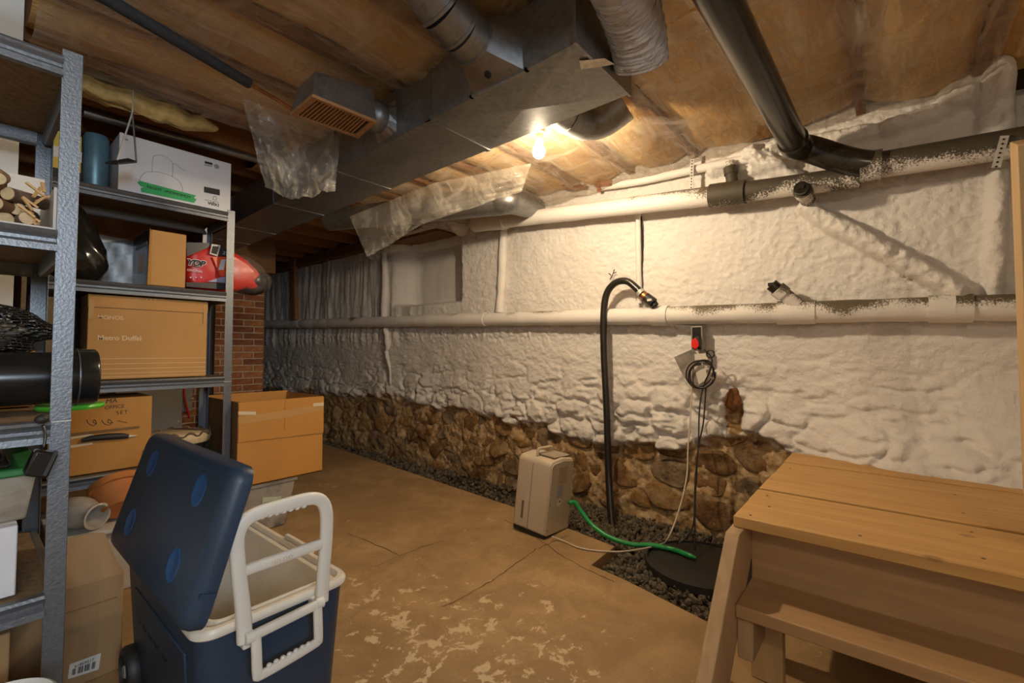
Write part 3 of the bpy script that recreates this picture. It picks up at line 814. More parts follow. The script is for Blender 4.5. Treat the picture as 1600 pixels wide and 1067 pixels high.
# ------------------------------------------------------------------ ducts
duct = thing('main_duct', 'long rectangular galvanised duct running under the ceiling', 'duct', (1.4, 2.5, 2.0))
def duct_x(y, side): return (1.19 + 0.033 * (y - 0.73) if side < 0 else 1.56 + 0.02 * (y - 0.73))
ys = [0.73, 1.45, 2.25, 3.05, 3.85, 4.4, 4.88]
for k in range(len(ys) - 1):
    a, c = ys[k] + 0.0015, ys[k + 1] - 0.0015
    mb = MB()
    l0, r0, l1, r1 = duct_x(a, -1), duct_x(a, 1), duct_x(c, -1), duct_x(c, 1)
    # cross broken bottom and side, as on real sheet metal
    cx = (l0 + r0 + l1 + r1) / 4; cy = (a + c) / 2
    B = [(l0, a, 2.0), (r0, a, 2.0), (r1, c, 2.0), (l1, c, 2.0)]; T = [(l0, a, 2.22), (r0, a, 2.22), (r1, c, 2.22), (l1, c, 2.22)]
    mb.add(B + T + [(cx, cy, 1.994), (r0 / 2 + r1 / 2 + 0.006, cy, 2.11), (l0 / 2 + l1 / 2 - 0.006, cy, 2.11)],
           [(1, 0, 8), (2, 1, 8), (3, 2, 8), (0, 3, 8), (4, 5, 6, 7), (0, 1, 5, 4), (2, 3, 7, 6), (1, 2, 9), (2, 6, 9), (6, 5, 9), (5, 1, 9), (3, 0, 10), (0, 4, 10), (4, 7, 10), (7, 3, 10)])
    build('duct_section', mb, M['galv'], duct)
    if k:
        y = ys[k]; l, r_ = duct_x(y, -1), duct_x(y, 1)
        build('drive_cleat', MB().box(l - 0.005, r_ + 0.005, y - 0.012, y + 0.012, 1.9965, 2.001).box(l - 0.005, l, y - 0.012, y + 0.012, 1.9965, 2.22).box(r_, r_ + 0.005, y - 0.012, y + 0.012, 1.9965, 2.22), M['galv'], duct)
build('end_flange', MB().box(1.18, 1.57, 0.722, 0.732, 1.995, 2.22), M['galv'], duct)

boot = thing('register_boot', 'tapered metal boot with a brown floor register facing down beside the duct', 'vent', (0.97, 1.76, 2.02))
b4 = [(0.83, 1.67, 2.025), (1.10, 1.655, 2.025), (1.13, 1.84, 2.025), (0.84, 1.875, 2.025)]
t4 = [(0.85, 1.69, 2.13), (1.10, 1.68, 2.17), (1.12, 1.83, 2.17), (0.86, 1.86, 2.13)]
build('boot_body', MB().hexa(b4, t4), M['galv'], boot)
build('collar', MB().tube([(1.09, 1.755, 2.10), (1.14, 1.755, 2.10), (1.145, 1.755, 2.10), (1.17, 1.755, 2.10), (1.18, 1.755, 2.10), (1.195, 1.755, 2.10)], [0.066, 0.066, 0.070, 0.070, 0.066, 0.066], 24), M['galv'], boot, smooth=40)
build('square_adapter', MB().add([(1.19, 1.755 + 0.066 * math.cos(t), 2.10 + 0.066 * math.sin(t)) for t in [k * math.pi / 8 for k in range(16)]] +
      [(1.232, 1.755 + 0.085 * max(-1, min(1, 1.4 * math.cos(t))), 2.10 + 0.085 * max(-1, min(1, 1.4 * math.sin(t)))) for t in [k * math.pi / 8 for k in range(16)]],
      [(k, (k + 1) % 16, 16 + (k + 1) % 16, 16 + k) for k in range(16)]), M['galv'], boot)
reg = MB()
fr = [Vector(p) for p in b4]; inn = [Vector(p).lerp(sum(fr, Vector()) / 4, 0.16) for p in b4]
vs = [p + Vector((0, 0, z)) for z in (-0.012, 0.0) for p in fr + inn]
fs = []
for k in range(4):
    l = (k + 1) % 4
    fs += [(k, l, 4 + l, 4 + k), (8 + k, 8 + l, 12 + l, 12 + k), (k, l, 8 + l, 8 + k), (4 + k, 4 + l, 12 + l, 12 + k)]
reg.add(vs, fs)
rg = build('register_frame', reg, M['register'], boot)
build('cavity', MB().add([p + Vector((0, 0, -0.001)) for p in inn], [(0, 1, 2, 3)]), M['dark'], boot)
for k in range(15):
    t = (k + 0.8) / 16.0
    a = inn[0].lerp(inn[1], t); c = inn[3].lerp(inn[2], t)
    build('slat', MB().bar(a + Vector((0, 0, -0.006)), c + Vector((0, 0, -0.006)), 0.007, 0.008), M['register'], rg)

tk = thing('takeoff_elbow', 'round galvanised elbow leaving the side of the main duct at the ceiling', 'duct', (1.1, 1.06, 2.0))
sq = [(1.205, 0.93, 2.0), (1.205, 1.19, 2.0), (1.205, 1.19, 2.2), (1.205, 0.93, 2.2)]
n = 24
ring = [(1.09, 1.075 + 0.078 * math.cos(2 * math.pi * k / n), 2.105 + 0.078 * math.sin(2 * math.pi * k / n)) for k in range(n)]
sqr = []
for k in range(n):
    c_, s_ = math.cos(2 * math.pi * k / n), math.sin(2 * math.pi * k / n); f = 1 / max(abs(c_), abs(s_))
    sqr.append((1.205, 1.06 + 0.125 * c_ * f, 2.10 + 0.098 * s_ * f))
build('transition', MB().add(ring + sqr, [(k, (k + 1) % n, n + (k + 1) % n, n + k) for k in range(n)]), M['galv'], tk, smooth=30)
build('plate', MB().box(1.195, 1.209, 0.925, 1.195, 1.997, 2.007).box(1.195, 1.209, 0.925, 0.935, 1.997, 2.2).box(1.195, 1.209, 1.185, 1.195, 1.997, 2.2), M['galv'], tk)
for k, (a, c) in enumerate((((1.10, 1.075, 2.105), (1.03, 1.075, 2.115)), ((1.03, 1.075, 2.115), (0.95, 1.075, 2.14)), ((0.95, 1.075, 2.14), (0.87, 1.075, 2.18)), ((0.87, 1.075, 2.18), (0.80, 1.075, 2.24)))):
    build('elbow_gore', MB().tube([a, Vector(a).lerp(Vector(c), 0.12), Vector(a).lerp(Vector(c), 0.13), c], [0.083, 0.083, 0.078, 0.078], n), M['galv'], tk, smooth=35)
build('screw', MB().lathe([(0.0, 0.0), (0.013, 0.001), (0.013, 0.004), (0, 0.006)], (1.15, 1.06, 2.012), (-0.5, 0, -0.85), 14), M['dark'], tk, label='dark plugged hole')

P = smooth_path([(1.47, 0.64, 2.03), (1.40, 0.62, 2.08), (1.28, 0.60, 2.12), (1.1, 0.57, 2.13), (0.8, 0.52, 2.13), (0.3, 0.45, 2.13)], 26)
rr = [0.090 + 0.0016 * math.sin(i * 0.8) + 0.0016 * math.sin(i * 1.7 + 1) for i in range(len(P))]
rr[0] = 0.035; rr[1] = 0.052; rr[2] = 0.064; rr[3] = 0.074
fx = thing('flexible_duct', 'pale wrinkled insulated flexible duct ending at the near end of the duct', 'duct', (1.4, 0.62, 2.0))
build('jacket', MB().tube(P, rr, 28), M['flex'], fx, smooth=180)
build('foil_patch', MB().add([onZ(a, c, 1.995) for a, c in ((905, 95), (945, 91), (960, 100), (940, 104), (908, 108))], [(0, 1, 2, 3, 4)]), M['foil'], fx, solid=0.001, label='crumpled foil tape')

rd = thing('round_duct', 'round galvanised duct behind plastic leading to the foam wall', 'duct', (2.2, 2.7, 2.1))
a0 = onX(545, 340, 1.93); a1 = onZ(778, 316, a0.z)
build('pipe_section', MB().tube([a0 + (a0 - a1) * 0.15, a0.lerp(a1, 0.28)], 0.088, 28), M['galv'], rd, smooth=40)
build('pipe_section', MB().tube([a0.lerp(a1, 0.26), a1], 0.092, 28), M['galv'], rd, smooth=40)
build('elbow', MB().tube(smooth_path([a1, onZ(800, 314, a0.z), onX(822, 320, 2.66), onX(838, 327, 2.92)], 5), 0.092, 24), M['galv'], rd, smooth=40)
sd = thing('side_takeoff', 'short round duct stub beside the bare bulb under the plastic', 'duct', (1.8, 1.15, 2.12))
build('stub', MB().tube([(1.56, 1.12, 2.13), (1.74, 1.12, 2.13), (1.745, 1.12, 2.13), (1.80, 1.11, 2.13)], [0.075, 0.075, 0.079, 0.079], 24), M['galv'], sd, smooth=40)
build('elbow', MB().tube(smooth_path([(1.79, 1.11, 2.13), (1.87, 1.09, 2.13), (1.93, 1.03, 2.15), (1.95, 0.93, 2.2)], 5), 0.078, 24), M['galv'], sd, smooth=50)

# ------------------------------------------------------------------ bare bulb
lamp = thing('ceiling_bulb', 'lit bare light bulb in a small lampholder beside the duct', 'lamp', (1.77, 1.32, 2.0))
bp = onX(842, 236, 1.775)
build('lampholder', MB().lathe([(0.028, 0.12), (0.028, 0.09), (0.018, 0.085), (0.019, 0.045), (0.016, 0.04)], bp, (0.05, 0, 1), 20).tube([bp + Vector((0.005, 0, 0.11)), bp + Vector((0.01, 0, 0.24))], 0.006, 8), M['brass'], lamp, smooth=40)
build('bulb', MB().lathe([(0.0, -0.036), (0.012, -0.034), (0.024, -0.024), (0.030, -0.006), (0.028, 0.012), (0.019, 0.03), (0.014, 0.045), (0.0, 0.046)], bp, (0.05, 0, 1), 24), M['bulbmat'], lamp, smooth=180)

fill_lamp = thing('ceiling_bulb', 'unseen fill bulb added over the floor near the back window', 'lamp', (-0.75, -1.1, 2.3))  # bulb added out of view as warm fill for the room
b2 = Vector((-0.75, -1.1, 2.10))
build('lampholder', MB().lathe([(0.028, 0.32), (0.028, 0.09), (0.018, 0.085), (0.019, 0.045), (0.016, 0.04)], b2, (0, 0, 1), 20), M['brass'], fill_lamp, smooth=40)
build('bulb', MB().lathe([(0.0, -0.036), (0.012, -0.034), (0.024, -0.024), (0.030, -0.006), (0.028, 0.012), (0.019, 0.03), (0.014, 0.045), (0.0, 0.046)], b2, (0, 0, 1), 24), M['fill_bulbmat'], fill_lamp, smooth=180)
# ------------------------------------------------------------------ pipes
def pipe_pts(px, X): return [onX(a, c, X) for a, c in px]
lp = thing('lower_drain_pipe', 'long foam-coated drain pipe at mid height along the whole wall', 'pipe', (2.84, 2.0, 1.3))
XL = 2.83
def lpx(x): 
    return onX(x, np.interp(x, [300, 420, 600, 1040, 1600], [508, 507, 502.5, 493, 479.5]), XL)
segs = [(300, 470, 'spray_light'), (470, 760, 'spray_light'), (760, 1020, 'spray_light'), (1020, 1045, 'spray_light'), (1045, 1215, 'spray_mid'), (1215, 1275, 'spray_mid'), (1275, 1450, 'spray_mid'), (1450, 1492, 'spray_light'), (1492, 1520, 'spray_mid'), (1520, 1660, 'spray_mid')]
for k, (a, c, mt) in enumerate(segs):
    r = 0.064 if k in (3, 5, 7, 8) else 0.056
    p0, p1 = lpx(a), lpx(c)
    if k == len(segs) - 1: p1 = p0 + (p1 - p0) * 7.5
    npt = max(2, int((p1 - p0).length / 0.03))
    P = [p0.lerp(p1, t / npt) for t in range(npt + 1)]
    rs = [r * (1 + (0.14 if mt == 'spray_light' and a < 1000 else 0.05) * float(fbm(np.array(p.y * 7), np.array(k * 3.0), 80)) * 2) for p in P]
    build('pipe_section', MB().tube(P, rs, 20), M[mt], lp, smooth=60)
def stub(name, label, p, d, r, L, mat, capmat, X):
    th = thing(name, label, 'pipe fitting', p)
    d = Vector(d).normalized(); p = Vector(p)
    build('hub', MB().tube([p, p + d * (L * 0.72)], r, 20), mat, th, smooth=40)
    build('collar', MB().tube([p + d * (L * 0.5), p + d * (L * 0.78)], r * 1.18, 20), mat, th, smooth=40)
    build('plug', MB().tube([p + d * (L * 0.72), p + d * L], r * 0.9, 20).bar(p + d * L - Vector((0, r * 0.4, 0)), p + d * L + Vector((0, r * 0.4, 0)), r * 0.5, r * 0.5), capmat, th, smooth=40)
stub('cleanout_branch', 'slanting capped cleanout branch rising from the lower drain pipe', onX(1246, 476, 2.81), (-0.25, 0.62, 0.62), 0.036, 0.165, M['spray_mid'], M['abs'], XL)
up = thing('upper_drain_pipe', 'foam-spattered drain pipe sloping along the wall below the ceiling', 'pipe', (2.78, 1.5, 1.9))
XU = 2.75
def upx(x): return onX(x, np.interp(x, [738, 1000, 1130, 1240, 1345], [351, 320, 304, 290, 276]), XU)
segs = [(738, 760, 'spray_light', .062), (760, 790, 'spray_light', .066), (790, 985, 'spray_light', .056), (985, 1110, 'spray_mid', .056), (1110, 1135, 'spray_dark', .066), (1135, 1165, 'spray_dark', .066), (1165, 1345, 'spray_dark', .054)]
for k, (a, c, mt, r) in enumerate(segs):
    p0, p1 = upx(a), upx(c); npt = max(2, int((p1 - p0).length / 0.03))
    P = [p0.lerp(p1, t / npt) for t in range(npt + 1)]
    rs = [r * (1 + (0.08 if mt == 'spray_light' else 0.03) * float(fbm(np.array(p.y * 8), np.array(k * 3.0), 82)) * 2) for p in P]
    if k == 0: rs[0] *= 0.7
    build('pipe_section', MB().tube(P, rs, 20), M[mt], up, smooth=60)
bp_ = thing('black_drain_pipe', 'thick glossy black drain pipe crossing the ceiling down to the foam wall', 'pipe', (2.1, 0.4, 2.0))
e0 = onX(1243, 228, 2.62); zc = e0.z
far = Vector((1.0, e0.y + 0.035, zc + 0.03))
build('pipe_run', MB().tube([far, e0 + Vector((-0.05, 0, 0))], 0.058, 28), M['abs'], bp_, smooth=40)
build('elbow_hub', MB().tube([e0 + Vector((-0.09, 0, 0)), e0 + Vector((-0.02, 0, 0))], 0.066, 28), M['abs'], bp_, smooth=40)
q = [e0 + Vector((-0.05, 0, 0)), e0 + Vector((0.02, -0.01, -0.002)), e0 + Vector((0.07, -0.06, -0.012)), onX(1330, 253, 2.70), onX(1370, 258, 2.72)]
build('elbow', MB().tube(smooth_path(q, 6), 0.064, 24), M['abs'], bp_, smooth=60)
build('wye_hub', MB().tube([onX(1345, 262, 2.72), onX(1378, 257, 2.72)], 0.070, 24), M['spray_dark'], bp_, smooth=40)
build('pipe_run', MB().tube([onX(1360, 260, 2.73), onX(1480, 241, 2.73), onX(1600, 221, 2.73), onX(1600, 221, 2.73) + (onX(1600, 221, 2.73) - onX(1480, 241, 2.73)) * 6.5], 0.060, 24), M['spray_dark'], bp_, smooth=40, label='black pipe with foam on its underside')
stub('cleanout_plug', 'short capped stub pointing out below the black pipe elbow', onX(1262, 312, 2.80), (-1, 0.05, 0.12), 0.035, 0.17, M['spray_dark'], M['abs'], XU)
stub('cleanout_stack', 'small upright capped stub standing on the upper drain pipe', onX(1145, 292, 2.80), (0.0, 0.10, 1), 0.032, 0.15, M['spray_dark'], M['spray_mid'], XU)

def strap(name, label, px, X, w=0.022):
    th = thing(name, label, 'strap', onX(px[-1][0], px[-1][1], X))
    P = [onX(a, c, X) for a, c in px]; mb = MB()
    for a, c in zip(P[:-1], P[1:]): mb.bar(a, c, w, 0.003, up=(1, 0, 0))
    build('band', mb, M['strap'], th)
    hs = MB(); L = (P[-1] - P[0]).length; k = 0.015
    while k < L:
        p = P[0].lerp(P[-1], k / L); hs.lathe([(0.004, 0), (0.004, 0.001)], p + Vector((-0.003, 0, 0)), (-1, 0, 0), 8); k += 0.018
    build('holes', hs, M['dark'], th)
strap('pipe_strap', 'pale perforated strap hanging the upper pipe from the ceiling', [(1082, 243), (1080, 300)], 2.80)
strap('pipe_strap', 'perforated strap round the black pipe beside the wooden post', [(1570, 212), (1556, 262)], 2.66, 0.026)

wp = thing('water_pipe', 'foam-covered water pipe with a brass valve under the plastic', 'pipe', onX(1000, 280, 2.82))
build('pipe', MB().tube(smooth_path(pipe_pts([(940, 292), (1000, 283), (1090, 264), (1170, 248)], 2.84), 4), 0.026, 14), M['foam'], wp, smooth=60)
build('valve', MB().tube(pipe_pts([(931, 288), (955, 285)], 2.80), 0.022, 14).tube(pipe_pts([(934, 275), (936, 299)], 2.80), 0.012, 12), M['copper'], wp, smooth=40)
cp = thing('copper_pipe', 'short dull copper pipe elbow on the wall below the bulb', 'pipe', onX(885, 285, 2.8))
build('pipe', MB().tube(smooth_path(pipe_pts([(876, 268), (879, 288), (892, 294), (915, 290)], 2.80), 4), 0.013, 12), M['copper'], cp, smooth=60)
for (px, lab) in (([(600, 392), (602, 440), (600, 495)], 'foam-coated riser pipe left of the blocked window niche'), ([(787, 358), (785, 420), (781, 488)], 'foam-coated riser pipe right of the blocked window niche'),
                  ([(997, 332), (998, 400), (999, 474)], 'thin foam-coated riser below the upper pipe beside the cracked foam')):
    P = smooth_path(pipe_pts(px, 2.87), 6); r0 = 0.034 if px[0][0] < 900 else 0.016
    build('riser_pipe', MB().tube(P, [r0 * random.uniform(0.9, 1.15) for _ in P], 14), M['foam'], smooth=60, label=lab, cat='pipe')
P = smooth_path(pipe_pts([(603, 512), (606, 540), (604, 552), (609, 575), (610, 600)], 2.86), 6)
build('foam_drip', MB().tube(P, [0.03 * (1 - 0.7 * i / len(P)) * random.uniform(0.7, 1.3) for i in range(len(P))], 10), M['foam'], smooth=60, label='long drip of hardened foam hanging below the lower pipe', cat='foam')
build('wooden_stud', MB().bar(onX(459, 398, 2.80), onX(461, 500, 2.80), 0.10, 0.05, up=(1, 0, 0)), M['joist_orange'], label='bare wooden stud against the dark far end of the foam wall', cat='stud')
ip = thing('insulated_pipe', 'copper pipe in black foam sleeve slanting under the ceiling', 'pipe', (0.5, 2.0, 2.2))
i0 = onZ(150, -12, 2.145); i1 = onZ(389, 130, 2.155)
build('sleeve', MB().tube([i0 + (i0 - i1) * 0.8, i0, i1], 0.021, 18), M['insul'], ip, smooth=60)
build('pipe', MB().tube([i1 - (i1 - i0) * 0.05, i1 + (i1 - i0) * 0.55], 0.008, 12), M['copper'], ip, smooth=60)
cd = thing('conduit_pipe', 'dark steel pipe above the white printed box', 'pipe', (0.7, 3.05, 2.16))
build('pipe', MB().tube([onY(130, 175, 3.0), onY(390, 246, 3.0), onY(440, 262, 3.0)], 0.022, 14), M['galv'], cd, smooth=60)

build('crack', MB().tube(smooth_path([onX(1002, 338, 2.884), onX(1003.5, 380, 2.884), onX(1002, 430, 2.884), onX(1004, 470, 2.884)], 8), 0.006, 6), M['dark'], wall)
# ------------------------------------------------------------------ things on the foam wall
XH = 2.80
hz = thing('discharge_hose', 'thick black sump hose rising up the wall and bending into the pipe', 'hose', onX(960, 838, 2.72))
P = smooth_path([onX(962, 850, 2.62), onX(956, 815, 2.66), onX(951, 740, 2.74), onX(948, 640, 2.76), onX(944, 560, 2.77), onX(943, 500, 2.77), onX(947, 462, 2.77), onX(960, 443, 2.77), onX(978, 439, 2.77), onX(993, 449, 2.77), onX(1004, 461, 2.77)], 8)
build('hose', MB().tube(P, 0.023, 16), M['hose'], hz, smooth=180)
build('clamp', MB().tube(pipe_pts([(999, 455), (1003, 459)], 2.77), 0.027, 16), M['strap'], hz, smooth=40)
build('coupling_ring', MB().tube(pipe_pts([(1005, 461), (1010, 465)], 2.77), 0.029, 16), M['copper'], hz, smooth=40, label='orange coupling ring')
build('check_valve', MB().tube(pipe_pts([(1009, 464), (1021, 473)], 2.77), 0.031, 16).tube(pipe_pts([(1018, 470), (1024, 478)], 2.78), 0.024, 16), M['blackrub'], hz, smooth=40)
build('valve_label', MB().bar(onX(1011, 469, 2.735), onX(1018, 468, 2.735), 0.014, 0.002, up=(1, 0, 0)), M['paper'], hz)
tw = smooth_path(pipe_pts([(953, 437), (957, 430), (960, 421)], 2.86), 4)
build('wire_tie', MB().tube(tw, 0.003, 6).tube(pipe_pts([(955, 430), (951, 427)], 2.86), 0.003, 6).tube(pipe_pts([(958, 427), (963, 425)], 2.86), 0.003, 6), M['dark'], label='twisted wire end sticking out above the hose bend', cat='wire')

ob = thing('outlet_box', 'dark metal outlet box with plugs below the lower drain pipe', 'outlet', onX(1095, 530, 2.84))
A, C = onX(1083, 510, 2.84), onX(1101, 548, 2.84)
build('box', MB().box(2.80, 2.87, C.y, A.y, C.z, A.z), M['panelgrey'], ob, bevel=0.003)
build('faceplate', MB().box(2.796, 2.80, C.y + 0.008, A.y - 0.008, C.z + 0.008, A.z - 0.008), M['dark'], ob)
build('plug', MB().box(2.765, 2.797, C.y + 0.004, C.y + 0.03, C.z + 0.02, C.z + 0.085), M['blackrub'], ob, bevel=0.006)
build('red_tag', MB().prism([onX(a, c, 2.762) for a, c in ((1080, 533), (1086, 527), (1091, 534), (1092, 541), (1086, 546), (1080, 541))], (0.012, 0, 0)), M['redtag'], bevel=0.003,
      label='small bright red tag hanging at the outlet', cat='tag')
ppr = thing('paper_leaflet', 'creased grey printed leaflet in plastic hanging at a slant by the cord', 'paper', onX(1075, 570, 2.78))
build('leaflet', MB().prism([onX(a, c, 2.775) for a, c in ((1053, 558), (1083, 545), (1095, 560), (1100, 600), (1082, 607), (1068, 588))], (0.002, 0, 0)), M['greyprint'], ppr)
build('fold', MB().prism([onX(a, c, 2.772) for a, c in ((1084, 572), (1100, 570), (1106, 590), (1092, 601))], (0.002, 0, 0)), M['paper'], ppr)
pl = thing('paper_label', 'blank pale paper tag held over the coiled cord', 'paper', onX(1095, 560, 2.76))
build('card', MB().prism([onX(a, c, 2.757) for a, c in ((1085, 553), (1104, 552), (1107, 567), (1086, 568))], (0.002, 0, 0)), M['paper'], pl)
build('string', MB().tube(pipe_pts([(1092, 553), (1089, 545)], 2.757), 0.0015, 6), M['cord'], pl)
ck = thing('pump_cord', 'coiled black pump cord hanging from the outlet down to the sump', 'cord', onX(1095, 590, 2.76))
def ringpts(cx, cy, rx, ry, X, a0=0, a1=360, n=22, tilt=0):
    out = []
    for k in range(n + 1):
        a = R(a0 + (a1 - a0) * k / n); x = rx * math.cos(a); y = ry * math.sin(a); t = R(tilt)
        out.append(onX(cx + x * math.cos(t) - y * math.sin(t), cy + x * math.sin(t) + y * math.cos(t), X))
    return out
for cx, cy, rx, ry, X, tl in ((1094, 585, 22, 22, 2.755, 20), (1096, 583, 17, 22, 2.75, 30), (1097, 586, 21, 20, 2.745, -15)):
    build('coil', MB().tube(ringpts(cx, cy, rx, ry, X, 0, 352, 28, tl), 0.0042, 8), M['hose'], ck, smooth=180)
build('coil', MB().tube(ringpts(1110, 553, 6, 6, 2.75, 0, 352, 16), 0.004, 8), M['hose'], ck, smooth=180)
build('strand', MB().tube(smooth_path([onX(1100, 546, 2.76), onX(1112, 560, 2.75), onX(1109, 580, 2.75), onX(1099, 604, 2.76), onX(1093, 640, 2.72), onX(1091, 700, 2.66), onX(1086, 760, 2.6), onX(1086, 860, 2.45)], 7), 0.0045, 8), M['hose'], ck, smooth=180)
build('strand', MB().tube(smooth_path([onX(1103, 606, 2.76), onX(1099, 660, 2.70), onX(1091, 700, 2.66), onX(1087, 760, 2.62), onX(1082, 825, 2.58), onX(1058, 850, 2.52)], 7), 0.0045, 8), M['hose'], ck, smooth=180)
build('power_cord', MB().tube(smooth_path([onX(1081, 575, 2.775), onX(1080, 630, 2.74), onX(1075, 700, 2.66), onX(1073, 745, 2.6), onX(1060, 800, 2.5), onX(1043, 842, 2.40), onZ(1030, 851, -0.008), onZ(1000, 858, 0.004), onZ(960, 862, 0.006), onZ(910, 857, 0.006), onZ(880, 845, 0.006), onZ(862, 838, 0.02)], 8), 0.0045, 8), M['cord'], smooth=180,
      label='thin white cord running from the outlet across the floor to the dehumidifier', cat='cord')
stb = thing('rusty_pipe_stub', 'rusty old stub stone showing through the foam near the cord', 'stub', onX(1150, 640, 2.85))
y_, z_ = wall_yz(1148, 628)
build('stub', MB().blob((wall_x(y_, z_) - 0.0, y_, z_ + 0.02), (0.05, 0.045, 0.07), 18, 12, lambda q, d: q * (1 + 0.10 * math.sin(q.y * 90 + q.z * 60))), M['rust'], stb, smooth=180)

# ------------------------------------------------------------------ sump
sl = thing('sump_lid', 'round black sump lid set in the gravel by the stairs', 'lid', (2.42, 0.76, -0.05))
build('lid', MB().lathe([(0.0, 0.012), (0.20, 0.012), (0.24, 0.010), (0.262, 0.004), (0.265, -0.02), (0.0, -0.02)], (2.42, 0.76, -0.03), (0, 0, 1), 48), M['blackrub'], sl, smooth=40)
build('rim', MB().lathe([(0.262, 0.0), (0.262, 0.014), (0.272, 0.014), (0.276, -0.02)], (2.42, 0.76, -0.03), (0, 0, 1), 48), M['blackrub'], sl, smooth=40)
build('outlet_pipe', MB().tube([(2.30, 0.64, 0.005), (2.12, 0.46, 0.012)], 0.016, 14), M['blackrub'], sl, smooth=40)
build('green_hose', MB().tube(smooth_path([(2.30, 1.47, 0.16), onX(898, 785, 2.33), onX(907, 797, 2.34), onX(925, 820, 2.33), onZ(950, 838, 0.02), onZ(985, 850, 0.0), onZ(1020, 852, 0.0), onZ(1050, 858, -0.005), onZ(1075, 867, 0.0), onZ(1088, 872, -0.004)], 8), [0.0125] * 66 + [0.012, 0.011, 0.010, 0.008, 0.007, 0.006, 0.005], 14), M['greenhose'], smooth=180,
      label='bright green hose running from the dehumidifier to the sump lid', cat='hose')

# ------------------------------------------------------------------ dehumidifier
near_b = onZ(850, 845, 0.0)
dh = thing('dehumidifier', 'almond-coloured dehumidifier leaning on the slab edge by the gravel', 'dehumidifier', near_b, rot=(R(4.4), R(3.6), 0))
W_, L_, H_ = 0.25, 0.235, 0.43
build('base', MB().box(0.01, W_ - 0.01, 0.01, L_ - 0.005, 0.0, 0.03), M['blackrub'], dh, local=True)
prof = [(0.0, 0.02), (W_ - 0.02, 0.02), (W_ - 0.02, H_ - 0.015), (W_ - 0.06, H_ + 0.01), (0.10, H_ + 0.01), (0.03, H_ - 0.002), (0.0, H_ - 0.04)]
prof = [(0.004, 0.02), (W_ - 0.004, 0.02), (W_ - 0.004, H_ - 0.02), (W_ - 0.02, H_), (W_ * 0.5, H_ + 0.012), (0.02, H_), (0.004, H_ - 0.02)]
build('body', MB().prism([(x, 0.004, z) for x, z in prof], (0, L_ - 0.004, 0)), M['dehum'], dh, local=True, bevel=0.012, seg=3)
build('back_panel', MB().prism([(x * 0.93 + 0.009, -0.002, 0.02 + (z - 0.02) * 0.965) for x, z in prof], (0, 0.008, 0)), M['dehum2'], dh, local=True, bevel=0.002)
for sx, sz in ((0.02, 0.395), (0.225, 0.395), (0.02, 0.05), (0.225, 0.05), (0.022, 0.19)):
    build('screw', MB().lathe([(0.004, 0), (0.004, 0.002)], (sx, -0.002, sz), (0, -1, 0), 10), M['dehum_dark'], dh, local=True)
gr_ = build('top_grille', MB().box(0.06, 0.215, 0.02, L_ - 0.09, H_ + 0.004, H_ + 0.0135), M['dehum_dark'], dh, local=True)
for k in range(9):
    x = 0.068 + k * 0.0175
    build('slat', MB().box(x, x + 0.006, 0.02, L_ - 0.09, H_ + 0.012, H_ + 0.018), M['dehum'], gr_, local=True)
build('handle', MB().tube(smooth_path([(0.045, 0.13, H_ + 0.005), (0.045, 0.13, H_ + 0.035), (0.06, 0.13, H_ + 0.045), (0.17, 0.13, H_ + 0.045), (0.185, 0.13, H_ + 0.035), (0.185, 0.13, H_ + 0.005)], 4), 0.008, 10), M['dehum'], dh, local=True, smooth=60)
build('level_window', MB().box(-0.002, 0.006, 0.165, 0.176, 0.075, 0.175), M['dehum_dark'], dh, local=True)
build('side_label', MB().box(0.085, 0.135, -0.0035, -0.001, 0.22, 0.29), M['ink_grey'], dh, local=True)
build('side_label', MB().box(0.095, 0.13, -0.0035, -0.001, 0.175, 0.21), M['paper'], dh, local=True)
build('label_mark', MB().box(0.108, 0.118, -0.0045, -0.003, 0.19, 0.202), M['ink'], dh, local=True)
for k in range(9):
    build('vent_line', MB().box(0.085, 0.17, -0.0035, -0.001, 0.30 + k * 0.011, 0.304 + k * 0.011), M['register'], dh, local=True)
build('drain_nozzle', MB().tube([(W_ - 0.01, 0.04, 0.15), (W_ + 0.02, 0.04, 0.15)], 0.013, 12), M['dehum'], dh, local=True, smooth=40)
build('front_seam', MB().box(0.0015, 0.006, 0.125, 0.1265, 0.02, H_ - 0.03), M['dehum_dark'], dh, local=True)

# ------------------------------------------------------------------ wooden platform and steps
stp = thing('wooden_steps', 'pine platform with two steps built against the foam wall', 'steps', (1.9, -0.3, 0))
YL, YR = 0.405, -1.25
bx = [1.60, 1.83, 1.985, 2.265, 2.53, 2.78]
for k in range(5):
    dz = (0.0, -0.003, 0.002, -0.002, 0.002)[k]
    build('plank', MB().box(bx[k] + 0.0045, bx[k + 1] - 0.0045, YR, YL + random.uniform(-0.003, 0.003), 0.485 + dz, 0.52 + dz), M['pine'], stp, bevel=0.003)
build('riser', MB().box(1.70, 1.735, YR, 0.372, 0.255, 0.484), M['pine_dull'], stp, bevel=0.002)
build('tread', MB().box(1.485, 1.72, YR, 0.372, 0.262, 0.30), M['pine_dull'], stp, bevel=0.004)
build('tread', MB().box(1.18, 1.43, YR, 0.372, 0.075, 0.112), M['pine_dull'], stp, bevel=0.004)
poly = [(1.05, 0.372, 0.0), (1.30, 0.372, 0.0), (1.74, 0.372, 0.40), (1.74, 0.372, 0.484), (1.55, 0.372, 0.484), (1.53, 0.372, 0.465)]
build('stringer', MB().prism(poly, (0, 0.040, 0)), M['stringer'], stp, bevel=0.003)
build('stringer', MB().prism([(x, y - 1.45, z) for x, y, z in poly], (0, 0.040, 0)), M['stringer'], stp, bevel=0.003)
build('cleat', MB().box(1.50, 1.70, 0.328, 0.371, 0.14, 0.261), M['stringer'], stp, bevel=0.003)
